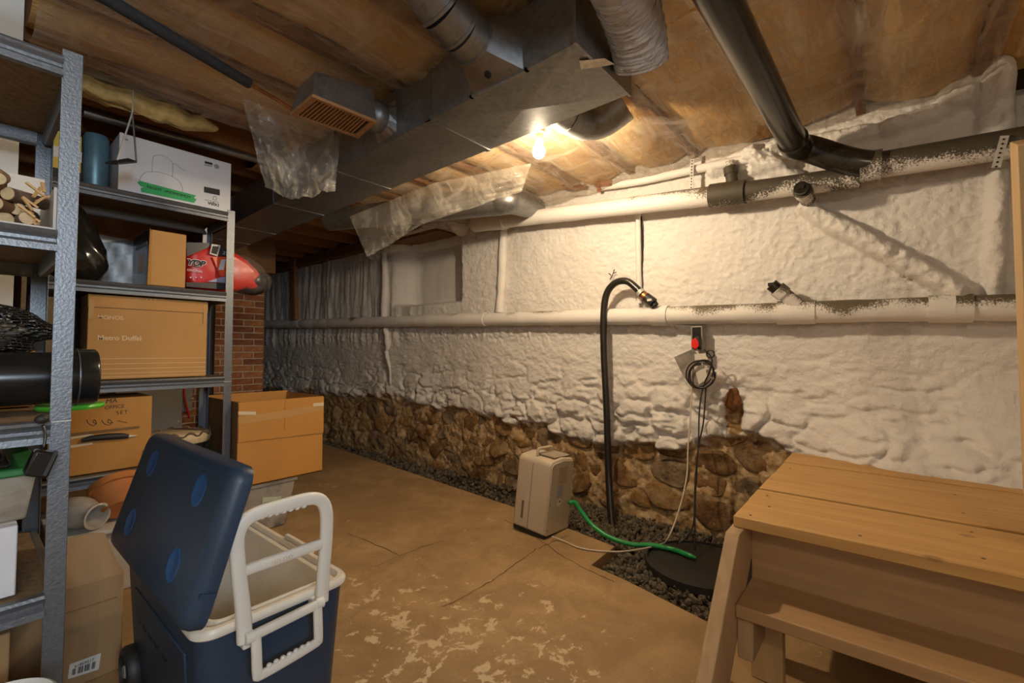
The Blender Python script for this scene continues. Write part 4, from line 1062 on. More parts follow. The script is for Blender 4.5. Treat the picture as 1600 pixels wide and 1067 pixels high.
build('post', MB().box(1.66, 1.70, 0.28, 0.37, 0.0, 0.26), M['pine_z'], stp, bevel=0.002)
build('post', MB().box(1.74, 1.83, 0.30, 0.34, 0.0, 0.484), M['pine_z'], stp, bevel=0.002)
build('beam', MB().box(1.74, 2.76, 0.33, 0.37, 0.34, 0.484), M['pine_x'], stp, bevel=0.002)
build('post', MB().box(2.60, 2.69, 0.28, 0.32, -0.05, 0.484), M['pine_z'], stp, bevel=0.002)
build('beam', MB().box(1.74, 2.45, -0.62, -0.58, 0.34, 0.484), M['pine_x'], stp, bevel=0.002)
sc = MB()
for px, py in ((1284, 827), (1172, 823), (1130, 873)):
    pass
for x, y in ((1.64, 0.36), (1.77, 0.33), (1.90, 0.36), (2.1, 0.36), (2.4, 0.36), (1.66, 0.08), (1.68, -0.17), (1.9, -0.17), (2.1, -0.17), (2.35, -0.17)):
    sc.lathe([(0.0045, 0), (0.0045, 0.001)], (x, y, 0.521), (0, 0, 1), 8)
build('screw_heads', sc, M['dehum_dark'], stp, kind='stuff')
build('newel_post', MB().hexa([(1.79, -0.36, 0.52), (1.88, -0.36, 0.52), (1.88, -0.272, 0.52), (1.79, -0.272, 0.52)], [(1.79, -0.36, 1.60), (1.88, -0.36, 1.64), (1.88, -0.272, 1.64), (1.79, -0.272, 1.60)]), M['pine_z'], bevel=0.003,
      label='pale pine post standing on the platform of the wooden steps', cat='post')

# ------------------------------------------------------------------ brick chimney and things behind the shelves
ch = thing('brick_chimney', 'red brick chimney base with pale mortar behind the shelves', 'chimney', (1.3, 5.5, 0))
cr = onY(412, 560, 5.22).x
build('mortar', MB().box(0.3, cr - 0.004, 5.226, 5.9, 0, 2.2), M['mortar'], ch)
bh, bw, jt = 0.0585, 0.20, 0.0095
proto = {}
for row in range(31):
    z = 0.02 + row * (bh + jt)
    x1 = cr - (0.0 if row % 2 else 0.5 * (bw + jt))
    xs = []
    if not row % 2: xs.append((cr - 0.5 * (bw + jt) + jt, cr))
    while x1 > 0.75:
        xs.append((max(x1 - bw, 0.6), x1)); x1 -= bw + jt
    for a, c in xs:
        dy = random.uniform(-0.004, 0.003); key = (round(c - a, 3), random.randrange(3))
        if key in proto: o = proto[key].copy(); COL.objects.link(o); o.parent = ch
        else:
            w = (c - a) / 2
            o = build('brick', MB().box(-w, w, -0.005, 0.02, -bh / 2, bh / 2), M['bricks'][key[1]], ch, local=True, bevel=0.004); proto[key] = o
        o.location = Vector(((a + c) / 2, 5.226 + dy, z + bh / 2)) - ch.location
ep = thing('electrical_panel', 'grey metal electrical box on the chimney with a red wire', 'panel', (1.1, 5.1, 0.2))
build('cabinet', MB().box(0.86, 1.34, 5.08, 5.21, 0.22, 0.85), M['panelgrey'], ep, bevel=0.004)
build('side_duct', MB().box(1.345, 1.43, 5.12, 5.21, 0.48, 0.85), M['panelgrey'], ep, bevel=0.003)
build('wire', MB().tube(smooth_path([(1.37, 5.09, 0.84), (1.35, 5.08, 0.66), (1.39, 5.09, 0.46), (1.40, 5.11, 0.42)], 6), 0.008, 8), M['redtag'], ep, smooth=180)
for x, z in ((1.31, 0.40), (1.30, 0.30), (1.42, 0.60)):
    build('screw', MB().lathe([(0.009, 0), (0.009, 0.003)], (x, 5.08, z), (0, -1, 0), 10), M['strap'], ep)
build('vent_pipe', MB().tube([(1.545, 5.08, 0.0), (1.545, 5.08, 2.2)], 0.045, 16), M['blackrub'], label='black vertical pipe in front of the brick chimney', cat='pipe', smooth=60)
build('beam', MB().box(0.2, cr - 0.03, 4.9, 5.05, 1.85, 2.2), M['joist'], label='dark heavy timber beam above the brick chimney', cat='beam')

# ------------------------------------------------------------------ steel shelf units
def shelf_unit(name, label, x0, x1, y0, y1, levels, H):
    t = thing(name, label, 'shelf', ((x0 + x1) / 2, (y0 + y1) / 2, 0), 'steel shelf units')
    w, th = 0.040, 0.0025
    for sx in (0, 1):
        for sy in (0, 1):
            X = x0 if sx == 0 else x1; Y = y0 if sy == 0 else y1
            xa, xb = (X, X + w) if sx == 0 else (X - w, X)
            ya_, yb_ = (Y, Y + th) if sy == 0 else (Y - th, Y)
            mb = MB().box(xa, xb, ya_, yb_, 0, H)
            xe, xf = (X, X + th) if sx == 0 else (X - th, X)
            yc, yd = (Y + th, Y + w) if sy == 0 else (Y - w, Y - th)
            mb.box(xe, xf, yc, yd, 0, H)
            p = build('upright', mb, M['shelf'], t, bevel=0.001)
            build('foot_cap', MB().box(xa - 0.002, xb + 0.002, min(ya_, yc) - 0.002, max(yb_, yd) + 0.002, 0, 0.02), M['blackrub'], t)
            ya2, yb2 = (ya_ - 0.0008, yb_) if sy == 0 else (ya_, yb_ + 0.0008)
            build('splice', MB().box(xa, xb, ya2, yb2, H * 0.475, H * 0.4765), M['strap'], p)
    prof = [(0.0, 0.0), (-0.012, -0.003), (-0.016, -0.010), (-0.012, -0.018), (-0.004, -0.024), (-0.004, -0.032), (-0.014, -0.040), (-0.015, -0.056), (0.0, -0.058), (0.006, -0.05), (0.006, -0.004)]
    for z in levels:
        build('front_beam', MB().prism([(x0 + 0.038, y0 + 0.004 + a, z + c) for a, c in prof], (x1 - x0 - 0.076, 0, 0)), M['shelf'], t, smooth=40)
        build('back_beam', MB().prism([(x0 + 0.038, y1 - 0.004 - a, z + c) for a, c in prof], (x1 - x0 - 0.076, 0, 0)), M['shelf'], t, smooth=40)
        for X, s in ((x0 + 0.004, 1), (x1 - 0.004, -1)):
            build('side_beam', MB().prism([(X + s * (a + 0.016), y0 + 0.036, z + c) for a, c in prof], (0, y1 - y0 - 0.072, 0)), M['shelf'], t, smooth=40)
        build('shelf_board', MB().box(x0 + 0.02, x1 - 0.02, y0 + 0.012, y1 - 0.012, z - 0.014, z - 0.003), M['chip'], t)
    return t
shelf_unit('shelf_unit', 'grey steel shelf unit nearest the camera with logs and black roll', -1.03, 0.190, 1.63, 2.25, [1.812, 1.358, 0.875, 0.45], 1.831)
shelf_unit('shelf_unit', 'farther grey steel shelf unit with a white box on top', 0.205, 0.985, 2.865, 3.27, [1.833, 1.38, 0.909, 0.473], 1.845)

def carton(name, label, x0, x1, y0, y1, z0, z1, mat, cat='box', th=0.004, bevel=0.003):
    t = thing(name, label, cat, ((x0 + x1) / 2, (y0 + y1) / 2, z0))
    build('body', MB().box(x0, x1, y0, y1, z0, z1), mat, t, bevel=bevel)
    return t
# white lamp box on the farther shelf
B = carton('lamp_box', 'white cardboard box with a lamp drawing and green tape on top shelf', 0.477, 0.972, 2.90, 3.22, 1.835, 2.125, M['whitebox'])
yf = 2.90
def line_on(y, pts, r=0.0012): return MB().tube(smooth_path([onY(a, c, y) for a, c in pts], 5), r, 5)
Z6 = lambda a, c: (165 + a / 6.275, 170 + c / 6.275)
def dr(pts): return line_on(yf - 0.0005, [Z6(*p) for p in pts])
build('drawing', dr([(455, 620), (465, 480), (490, 458), (540, 455), (600, 475), (650, 520), (660, 560), (655, 660)]), M['ink_grey'], B)
build('drawing', dr([(335, 705), (350, 660), (390, 625), (460, 615), (560, 630), (650, 660), (720, 710), (750, 765), (757, 810)]), M['ink_grey'], B)
build('drawing', dr([(660, 540), (700, 545), (740, 590), (785, 605)]), M['ink_grey'], B)
def quad_on(y, pts, d=0.001): return MB().prism([onY(a, c, y - d) for a, c in pts], (0, 0.0008, 0))
gt = build('tape', quad_on(yf, [Z6(*p) for p in ((310, 722), (335, 705), (890, 850), (868, 868), (880, 890), (345, 760))]), M['greentape'], B, label='torn strip of green tape')
build('tape', quad_on(yf, [Z6(*p) for p in ((345, 775), (375, 768), (893, 885), (868, 922), (350, 815))], 0.0018), M['greentape'], B, label='second strip of green tape')
p = onY(*Z6(405, 765), yf - 0.003)
text_mesh('NIGHT  rMOMOMOY', 0.021, onY(*Z6(405, 775), yf - 0.0022), (1, 0, -0.04), (0, 0, 1), M['ink'], gt, 'handwriting', spacing=0.95)
text_mesh('DEJSA', 0.021, onY(*Z6(1112, 935), yf), (-1, 0, 0), (0, 0, -1), M['ink'], B, 'lettering', bold=0.0006)
build('print_block', quad_on(yf, [Z6(*p) for p in ((965, 762), (1120, 792), (1120, 850), (965, 818))]), M['ink'], B)
build('print_mark', MB().lathe([(0.013, 0), (0.013, 0.0008)], onY(*Z6(1088, 566), yf), (0, -1, 0), 18), M['ink_grey'], B)
build('print_block', quad_on(yf, [Z6(*p) for p in ((972, 512), (1048, 530), (1048, 552), (972, 534))]), M['ink'], B)
build('print_block', quad_on(yf, [Z6(*p) for p in ((968, 542), (1045, 558), (1045, 570), (968, 553))]), M['ink_grey'], B)
build('print_block', quad_on(yf, [Z6(*p) for p in ((163, 284), (220, 296), (220, 314), (163, 300))]), M['ink_grey'], B)
build('drawing', dr([(1052, 888), (1060, 862), (1072, 858), (1084, 868), (1086, 895), (1052, 888)]), M['ink'], B)
build('print_block', quad_on(yf, [Z6(*p) for p in ((975, 888), (1110, 915), (1110, 921), (975, 895))]), M['ink_grey'], B)
build('flap_edge', MB().box(0.4765, 0.4905, 2.8985, 2.90, 1.835, 2.125), M['whitebox'], B)
hk = thing('hanging_plate', 'small black plate hung on two thin rods before the white box', 'hanger', onY(205, 178, 2.62))
pa = onY(207, 176, 2.60)
build('rod', MB().tube([pa, onY(183, 250, 2.60)], 0.0035, 8), M['strap'], hk)
build('rod', MB().tube([pa, onY(213, 252, 2.58)], 0.0035, 8), M['shelf'], hk)
build('plate', MB().hexa([onY(164, 256, 2.58), onY(184, 257.5, 2.54), onY(214, 254.5, 2.58), onY(200, 249.5, 2.66)], [p + Vector((0, 0, 0.008)) for p in (onY(164, 256, 2.58), onY(184, 257.5, 2.54), onY(214, 254.5, 2.58), onY(200, 249.5, 2.66))]), M['blackrub'], hk)
build('hook', MB().tube([pa, pa + Vector((0, 0, 0.12))], 0.003, 8), M['strap'], hk)
B = carton('yellow_box', 'yellow and black box beside the uprights on the upper shelf', 0.225, 0.345, 2.92, 3.15, 1.835, 2.06, M['yellow'])
build('black_band', MB().box(0.224, 0.346, 2.9185, 3.151, 1.835, 1.885), M['ink'], B)
build('pale_band', MB().box(0.224, 0.346, 2.9185, 3.151, 1.935, 1.985), M['tray'], B)
build('steel_can', MB().lathe([(0.0, 0), (0.048, 0), (0.05, 0.004), (0.05, 0.27), (0.044, 0.285), (0.0, 0.288)], (0.41, 3.03, 1.835), (0, 0, 1), 28), M['steelblue'], smooth=40, label='dusty blue steel canister left of the white box', cat='canister')

# second level : bag, foil, open ended box, red package
def bagf(q, d):
    t = (q.z + 0.2) / 0.4
    s = 1.0 - 0.45 * max(0, t) ** 1.3
    return Vector((q.x * s - 0.07 * max(0, t) ** 1.2 + 0.006 * math.sin(q.z * 70 + q.y * 60), q.y * s + 0.008 * math.sin(q.x * 80 + q.z * 50), q.z))
build('trash_bag', MB().blob((0.345, 3.0, 1.585), (0.148, 0.12, 0.200), 36, 24, bagf, 2.6), M['bag'], smooth=180, label='shiny black plastic bag behind the near upright on the farther shelf', cat='bag')
build('foil_sheet', MB().grid([[Vector((0.44 + 0.03 * i, 3.235 + 0.004 * math.sin(i * 2.1 + j), 1.383 + 0.032 * j - 0.002 * i)) for j in range(10)] for i in range(12)]), M['galv'], smooth=180, solid=0.003,
      label='grey metallic sheet standing behind the black bag and open box', cat='sheet')
ob2 = thing('open_ended_box', 'dark printed box with its plain kraft end facing out', 'box', (0.69, 3.05, 1.383))
cf = [onY(234, 356, 2.885), onY(292, 365, 2.885), onY(290.5, 446.5, 2.885), onY(235.5, 444, 2.885)]
x0, x1, zt = cf[0].x, cf[1].x, cf[0].z
build('body', MB().box(x0, x1 - 0.004, 2.90, 3.22, 1.383, zt - 0.004), M['packblack'], ob2, bevel=0.003)
build('end_flap', MB().box(x0 + 0.008, x1 - 0.002, 2.884, 2.90, 1.384, zt - 0.006), M['card'], ob2, bevel=0.002, label='plain kraft cardboard end')
build('side_flap', MB().prism([(x0 - 0.004, 2.886, 1.384), (x0 + 0.012, 2.882, 1.384), (x0 + 0.010, 2.884, zt - 0.02), (x0 + 0.002, 2.886, zt)], (0, 0.014, 0)), M['card_mid'], ob2)
build('side_print', MB().box(x0 - 0.0012, x0, 2.98, 3.10, 1.46, 1.56), M['register'], ob2)
build('side_print', MB().box(x0 - 0.0012, x0, 2.93, 3.16, 1.595, 1.612), M['ink_grey'], ob2)
pk = thing('red_package', 'red and black plastic wrapped package sagging past the shelf upright', 'package', (0.95, 3.05, 1.383))
def packf(q, d):
    t = (q.x + 0.21) / 0.42
    s = 1.0 if t < 0.45 else 1 - 0.70 * ((t - 0.45) / 0.55) ** 1.2
    return Vector((q.x, q.y * (0.75 + 0.25 * s) + 0.004 * math.sin(q.x * 60 + q.z * 40), q.z * s - 0.055 * max(0, (t - 0.55) / 0.45) ** 1.5 + 0.003 * math.sin(q.x * 90)))
pc = Vector((0.985, 3.045, 1.518))
body = build('wrapper', MB().blob(pc, (0.215, 0.115, 0.134), 40, 22, packf, 5.0), M['red'], pk, smooth=180)
def pq(pts, d=0.003): return MB().prism([onY(270 + a / 9.7, 360 + c / 9.7, 2.922 - d) for a, c in pts], (0, 0.001, 0))
build('print_panel', pq([(205, 180), (560, 190), (540, 260), (215, 395)]), M['packblack'], pk)
build('print_panel', pq([(600, 400), (830, 400), (830, 695), (720, 695)]), M['orange'], pk)
build('print_panel', pq([(710, 240), (830, 290), (830, 400), (690, 380)]), M['packblack'], pk)
build('print_panel', pq([(520, 775), (720, 710), (820, 700), (820, 795)]), M['packlilac'], pk)
build('print_panel', pq([(205, 785), (830, 800), (830, 900), (205, 850)]), M['packblack'], pk)
build('print_panel', pq([(590, 205), (725, 225), (680, 395), (560, 355)], 0.0045), M['paper'], pk)
build('print_panel', pq([(605, 235), (700, 245), (668, 365), (580, 340)], 0.0058), M['ink'], pk)
build('print_panel', pq([(735, 440), (805, 440), (770, 600), (690, 595)], 0.0045), M['packwhite'], pk)
text_mesh('YOP', 0.042, onY(270 + 215 / 9.7, 360 + 515 / 9.7, 2.914), (1, 0, 0.0), (0, 0, 1), M['ink'], pk, shear=0.25, bold=0.002)
text_mesh('YOP', 0.042, onY(270 + 215 / 9.7, 360 + 515 / 9.7, 2.917), (1, 0, 0.0), (0, 0, 1), M['packwhite'], pk, 'lettering_outline', shear=0.25, bold=0.0045)
text_mesh('ORIGINAL', 0.016, onY(270 + 215 / 9.7, 360 + 612 / 9.7, 2.916), (1, 0, 0.0), (0, 0, 1), M['packwhite'], pk)
text_mesh('Z', 0.024, onY(270 + 750 / 9.7, 360 + 360 / 9.7, 2.914), (1, 0, 0.0), (0, 0, 1), M['packwhite'], pk, shear=0.2)
for k in range(3):
    build('print_mark', MB().lathe([(0.004, 0), (0.004, 0.001)], onY(270 + (270 + k * 80) / 9.7, 360 + 712 / 9.7, 2.918), (0, -1, 0), 10), M['packwhite'], pk)
build('outer_film', MB().blob(pc + Vector((0.095, 0, -0.010)), (0.17, 0.122, 0.128), 60, 34, lambda q, d: packf(q, d) * (1 + 0.16 * float(fbm(np.array(q.x * 30 + q.y * 12), np.array(q.z * 30 + q.y * 9), 61, 4))), 3.0), M['film'], pk, smooth=180, label='crinkled clear outer film')
build('end_print', MB().blob(pc + Vector((0.150, -0.004, -0.050)), (0.088, 0.095, 0.075), 40, 24, lambda q, d: q * (1 + 0.30 * float(fbm(np.array(q.x * 28 + q.y * 12), np.array(q.z * 28 + q.y * 9), 66, 3))), 2.6), M['packblack'], pk, smooth=180)

# third level : luggage carton
B = carton('luggage_carton', 'large tan carton with pale lettering on the farther shelf', 0.3816, 0.868, 2.895, 3.24, 0.912, 1.315, M['card'])
text_mesh('MONOS', 0.026, onY(152, 498, 2.895), (1, 0, 0), (0, 0, 1), M['ink_white'], B, bold=0.0004)
text_mesh('Metro Duffel', 0.0315, onY(152, 531, 2.895), (1, 0, 0), (0, 0, 1), M['ink_white'], B, bold=0.0008)
for k in range(5):
    z = 0.934 + 0.026 * k if False else [0.924, 0.941, 0.962, 0.987, 1.012][k]
    build('printed_stripe', MB().box(0.383, 0.867, 2.8942, 2.895, z - 0.0012, z + 0.0012), M['ink_white'], B)
build('lid_seam', MB().box(0.3816, 0.868, 2.8942, 2.896, 1.2535, 1.2565), M['card_dark'], B)
build('lid_edge', MB().box(0.3800, 0.8695, 2.8925, 3.242, 1.2565, 1.317), M['card'], B, bevel=0.002)
for x in (0.3835, 0.848): build('corner_tape', MB().box(x, x + 0.018, 2.891, 2.8925, 1.20, 1.29), M['tape'], B)
for k in range(3): build('print_mark', MB().lathe([(0.003, 0), (0.003, 0.001)], onY(229 + k * 7, 468, 2.8925), (0, -1, 0), 8), M['ink_white'], B)
build('black_tube', MB().tube([(0.345, 3.0, 0.915), (0.345, 3.0, 1.30)], 0.026, 18), M['blackgloss'], smooth=60, label='glossy black tube standing left of the large tan carton', cat='tube')

# fourth level : small carton
B = carton('handwritten_carton', 'small kraft carton with black handwriting on the lower farther shelf', 0.262, 0.634, 2.895, 3.2, 0.476, 0.822, M['card_mid'])
zs = 0.662
build('slit', MB().hexa([(0.265, 2.8935, zs - 0.006), (0.585, 2.8935, zs + 0.002), (0.585, 2.896, zs + 0.002), (0.265, 2.896, zs - 0.006)], [(0.265, 2.8935, zs + 0.010), (0.585, 2.8935, zs + 0.014), (0.585, 2.896, zs + 0.014), (0.265, 2.896, zs + 0.010)]), M['card_dark'], B)
q4 = lambda a, c: (100 + a / 6.275, 600 + c / 6.275)
text_mesh('MA', 0.030, onY(*q4(405, 190), 2.895), (1, 0, 0.04), (0, 0, 1), M['ink'], B, 'handwriting', shear=0.1)
text_mesh('OFFICE', 0.023, onY(*q4(395, 248), 2.895), (1, 0, 0.03), (0, 0, 1), M['ink'], B, 'handwriting', shear=0.1)
text_mesh('SET', 0.024, onY(*q4(510, 300), 2.895), (1, 0, 0.05), (0, 0, 1), M['ink'], B, 'handwriting', spacing=1.3)
for pts in ([(222, 350), (240, 385), (285, 408), (318, 385), (300, 350), (285, 372), (320, 392)], [(370, 352), (395, 388), (440, 402), (468, 372), (440, 345), (432, 380), (482, 378)], [(525, 358), (570, 370), (622, 378)]):
    build('handwriting', MB().tube(smooth_path([onY(*q4(*p), 2.8945) for p in pts], 5), 0.0014, 5), M['ink'], B)
pn = lambda a, c: onY(*q4(a, c), 2.888)
build('printed_pen', MB().tube([pn(170, 556), pn(260, 532), pn(420, 516), pn(560, 510), pn(632, 512)], [0.008, 0.013, 0.0155, 0.015, 0.010], 14), M['blackrub'], B, smooth=60, label='fat black pen clipped to the carton')
build('pen_tip', MB().tube([pn(632, 512), pn(660, 511), pn(690, 508), pn(718, 503)], [0.009, 0.006, 0.005, 0.001], 12), M['strap'], B, smooth=60, label='silver pen tip')
build('tape', MB().prism([onY(*q4(*p), 2.893) for p in ((55, 605), (280, 572), (285, 592), (60, 628))], (0, 0.001, 0)), M['white_tape'], B)
build('tape', MB().prism([onY(*q4(*p), 2.8915) for p in ((60, 520), (260, 490), (300, 500), (60, 545))], (0, 0.001, 0)), M['white_tape'], B)
build('corner_fold', MB().prism([onY(*q4(*p), 2.893) for p in ((768, 645), (815, 668), (815, 715), (765, 720))], (0, 0.001, 0)), M['card_dark'], B)
# drum with a lashed rim
dcx, dcy = 0.80, 3.06
dm = thing('hand_drum', 'round hide-topped drum with dark zigzag lacing on the lower shelf', 'drum', (dcx, dcy, 0.476))
build('shell', MB().lathe([(0.0, 0.0), (0.10, 0.0), (0.125, 0.06), (0.135, 0.10), (0.0, 0.10)], (dcx, dcy, 0.476), (0, 0, 1), 32), M['blackrub'], dm, smooth=40)
build('skin', MB().lathe([(0.138, 0.07), (0.146, 0.095), (0.142, 0.118), (0.125, 0.126), (0.0, 0.127)], (dcx, dcy, 0.476), (0, 0, 1), 36), M['cutwood'], dm, smooth=60)
zz_ = []
for k in range(49):
    a = 2 * math.pi * k / 48; rr_ = 0.142; zz_.append((dcx + rr_ * math.cos(a), dcy + rr_ * math.sin(a), 0.476 + (0.128 if k % 4 in (0, 1) else 0.112)))
build('lacing', MB().tube(smooth_path(zz_, 3), 0.005, 6), M['bark'], dm, smooth=180)

# floor level behind : bin with lid, pots
bn = thing('storage_bin', 'low white plastic bin with ridged lid under the farther shelf', 'bin', (0.5, 2.82, 0))
build('tub', MB().hexa([(0.28, 2.62, 0.0), (0.76, 2.62, 0), (0.76, 3.05, 0), (0.28, 3.05, 0)], [(0.265, 2.60, 0.26), (0.78, 2.60, 0.26), (0.78, 3.07, 0.26), (0.265, 3.07, 0.26)]), M['cream'], bn, bevel=0.006)
build('lid', MB().box(0.255, 0.79, 2.59, 3.08, 0.26, 0.285), M['cream'], bn, bevel=0.005)
build('lid_ridge', MB().box(0.26, 0.78, 2.586, 2.60, 0.266, 0.272), M['ink_grey'], bn)
def pot(name, label, c, ax, r, L, mat, hole):
    t = thing(name, label, 'pot', c); ax = Vector(ax).normalized()
    build('body', MB().lathe([(0.0, 0), (r * 0.62, 0), (r * 0.66, 0.006), (r * 0.9, L * 0.74), (r, L * 0.75), (r, L), (r * 0.9, L), (r * 0.86, L * 0.75), (r * 0.6, 0.012), (0, 0.012)], c, ax, 40), mat, t, smooth=35)
    if hole: build('drain_hole', MB().lathe([(0.0, 0), (r * 0.10, 0)], Vector(c) - ax * 0.0012, ax, 16), M['dark'], t)
    return t
pot('terracotta_pot', 'orange terracotta pot lying on its side showing its drain hole', onY(193, 795, 2.66), (0.0, 0.70, 0.71), 0.112, 0.125, M['terracotta'], True)
cp2 = thing('ceramic_pot', 'streaked grey ceramic pot lying on its side by the near upright', 'pot', onY(130, 798, 2.68))
c0 = onY(103, 797, 2.76)
build('body', MB().lathe([(0.0, 0), (0.045, 0), (0.058, 0.02), (0.066, 0.06), (0.062, 0.10), (0.048, 0.135), (0.052, 0.155), (0.055, 0.165), (0.046, 0.165), (0.040, 0.14), (0.035, 0.05), (0, 0.05)], c0, (0.50, -0.86, -0.10), 32), M['ceramic'], cp2, smooth=50)

# ------------------------------------------------------------------ near shelf contents
# tray of logs
ty0, ty1, tz = 1.665, 2.0, 1.36
tr_ = thing('log_tray', 'pale shallow tray holding small logs on the near shelf', 'tray', (-0.15, 1.85, tz))
build('base', MB().box(-0.55, 0.155, ty0, ty1, tz, tz + 0.008), M['tray'], tr_)
build('back_panel', MB().box(-0.55, 0.155, ty1 - 0.008, ty1, tz + 0.008, tz + 0.215), M['tray'], tr_)
build('side_panel', MB().box(0.147, 0.155, ty0, ty1 - 0.008, tz + 0.008, tz + 0.115), M['tray'], tr_)
LG = []
pos = []
for row in range(6):
    for k in range(11):
        r = 0.0175; x = -0.22 + k * 0.036 + (row % 2) * 0.018; z = tz + 0.0265 + row * 0.0285
        if x > 0.128 - row * 0.016: continue
        pos.append((x, z, r))
protos = []
for mi in range(3):
    L = 0.10
    t = thing('small_log', 'cut round log with bark stacked in the pale tray', 'log', (0, 0, 0), 'small logs in the tray')
    bk = build('bark', MB().tube([(0, 0, 0), (0, L * 0.5, 0), (0, L, 0)], [0.0168, 0.0172, 0.0168], 14), [M['bark'], M['bark'], M['card_dark']][mi], t, local=True, smooth=50)
    build('cut_end', MB().lathe([(0.0, 0.0015), (0.0152, 0.0012), (0.0160, 0)], (0, 0, 0), (0, -1, 0), 14), M['cutwood'], t, local=True)
    protos.append(t)
for n_, (x, z, r) in enumerate(pos):
    o = protos[n_] if n_ < 3 else copy_tree(protos[n_ % 3])
    o.location = (x + random.uniform(-0.002, 0.002), ty0 + 0.012 + random.uniform(0, 0.05), z)
    o.rotation_euler = (random.uniform(-0.05, 0.30), random.uniform(0, 3), random.uniform(-0.75, 0.5))
for k in range(11):
    a = Vector((random.uniform(0.105, 0.132), ty0 + random.uniform(0.002, 0.01), tz + 0.012 + k * 0.0085))
    d = Vector((random.uniform(-0.5, 0.25), random.uniform(-0.05, 0.35), random.uniform(0.1, 0.45))).normalized()
    e = a + d * random.uniform(0.025, 0.05); e.x = min(e.x, 0.140)
    build('kindling_stick', MB().bar(a, e, 0.007, 0.005), M['kindling'], label='thin split stick of kindling beside the small logs', cat='stick', group='kindling in the tray')
# black roll, mesh bag, disc, lantern
rl = thing('black_roll', 'thick black plastic roll lying on the near shelf past the upright', 'roll', (-0.2, 1.86, 0.877))
build('roll', MB().tube([(-0.85, 1.86, 0.970), (0.20, 1.86, 0.972), (0.205, 1.86, 0.972), (0.262, 1.86, 0.972), (0.268, 1.86, 0.972)], [0.074, 0.074, 0.083, 0.083, 0.078], 36), M['blackgloss'], rl, smooth=40)
build('tape_band', MB().tube([(0.222, 1.86, 0.972), (0.225, 1.86, 0.972)], 0.0845, 36), M['shelf'], rl, smooth=40)
build('thin_roll', MB().tube([(-0.85, 1.735, 0.917), (0.05, 1.735, 0.917)], 0.040, 24), M['blackgloss'], label='slimmer black tube in front of the thick black roll', cat='tube', smooth=40)
def meshbag(q, d): return q * (1 + 0.08 * math.sin(d.x * 9 + d.z * 7) + 0.06 * math.sin(d.y * 13 + d.x * 5))
mbg = thing('mesh_bag', 'black open-mesh bag lying over the black roll', 'bag', (-0.15, 1.95, 1.03))
mm = MB().blob((-0.12, 1.97, 1.115), (0.30, 0.10, 0.085), 70, 36, meshbag, 2.2)
build('filling', MB().blob((-0.12, 1.975, 1.105), (0.26, 0.08, 0.060), 20, 12, meshbag, 2.2), M['greyprint'], mbg, smooth=180)
o = build('netting', mm, M['blackgloss'], mbg, smooth=180)
w_ = o.modifiers.new('net', 'WIREFRAME'); w_.thickness = 0.0042; w_.use_replace = True
o['kind'] = 'stuff'
build('lime_disc', MB().lathe([(0.0, 0.001), (0.055, 0.001), (0.075, 0.0), (0.080, 0.007), (0.077, 0.014), (0.06, 0.012), (0.0, 0.012)], (0.222, 1.93, 0.874), (0, 0, 1), 36), M['lime'], smooth=40, label='lime green plastic disc poking out under the black roll', cat='disc')
carton('small_carton', 'small orange carton behind the mesh bag on the near shelf', 0.02, 0.155, 2.08, 2.22, 0.876, 1.05, M['card_mid'])
ln = thing('hanging_lantern', 'small black lantern hanging on a cord from the near shelf', 'lantern', onY(58, 745, 1.585))
lt = [onY(*p, 1.595) for p in ((33, 739), (70, 744), (89, 704), (52, 699))]
build('body', MB().prism(lt, (0, -0.045, 0)), M['blackgloss'], ln, bevel=0.006)
build('frame', MB().prism([onY(*p, 1.548) for p in ((66, 742), (72, 743), (91, 705), (85, 703))], (0, -0.006, 0)), M['blackrub'], ln)
build('cord', MB().tube(smooth_path([onY(68, 700, 1.585), onY(71, 680, 1.59), onY(67, 664, 1.60)], 5), 0.003, 8), M['hose'], ln, smooth=180)
build('cord_knob', MB().blob(onY(65, 655, 1.598), (0.013, 0.011, 0.011), 14, 9), M['blackrub'], ln, smooth=180)
# bins on the fourth level
carton('white_carton', 'plain white box under the clear bin on the near shelf', -0.45, 0.105, 1.662, 2.1, 0.453, 0.622, M['whitebox'])
cb = thing('clear_bin', 'clear plastic bin with green lid on the near shelf', 'bin', (-0.2, 1.9, 0.625))
build('tub', MB().hexa([(-0.44, 1.70, 0.624), (0.12, 1.70, 0.624), (0.12, 2.1, 0.624), (-0.44, 2.1, 0.624)], [(-0.46, 1.68, 0.738), (0.135, 1.68, 0.738), (0.135, 2.12, 0.738), (-0.46, 2.12, 0.738)]), M['clear_bin'], cb, bevel=0.006)
build('folded_cloth', MB().box(-0.40, 0.10, 1.74, 2.06, 0.63, 0.70), M['white_tape'], cb, bevel=0.02)
build('lid', MB().box(-0.47, 0.145, 1.67, 2.13, 0.738, 0.758), M['greenlid'], cb, bevel=0.005)
tp = MB()
for k in range(3): tp.box(-0.42 + 0.01 * k, 0.09 - 0.012 * k, 1.69, 2.08, 0.7585 + 0.0155 * k, 0.772 + 0.0155 * k)
build('folded_tarp', tp, M['blackgloss'], bevel=0.005, label='black folded tarp on the green bin lid', cat='tarp')
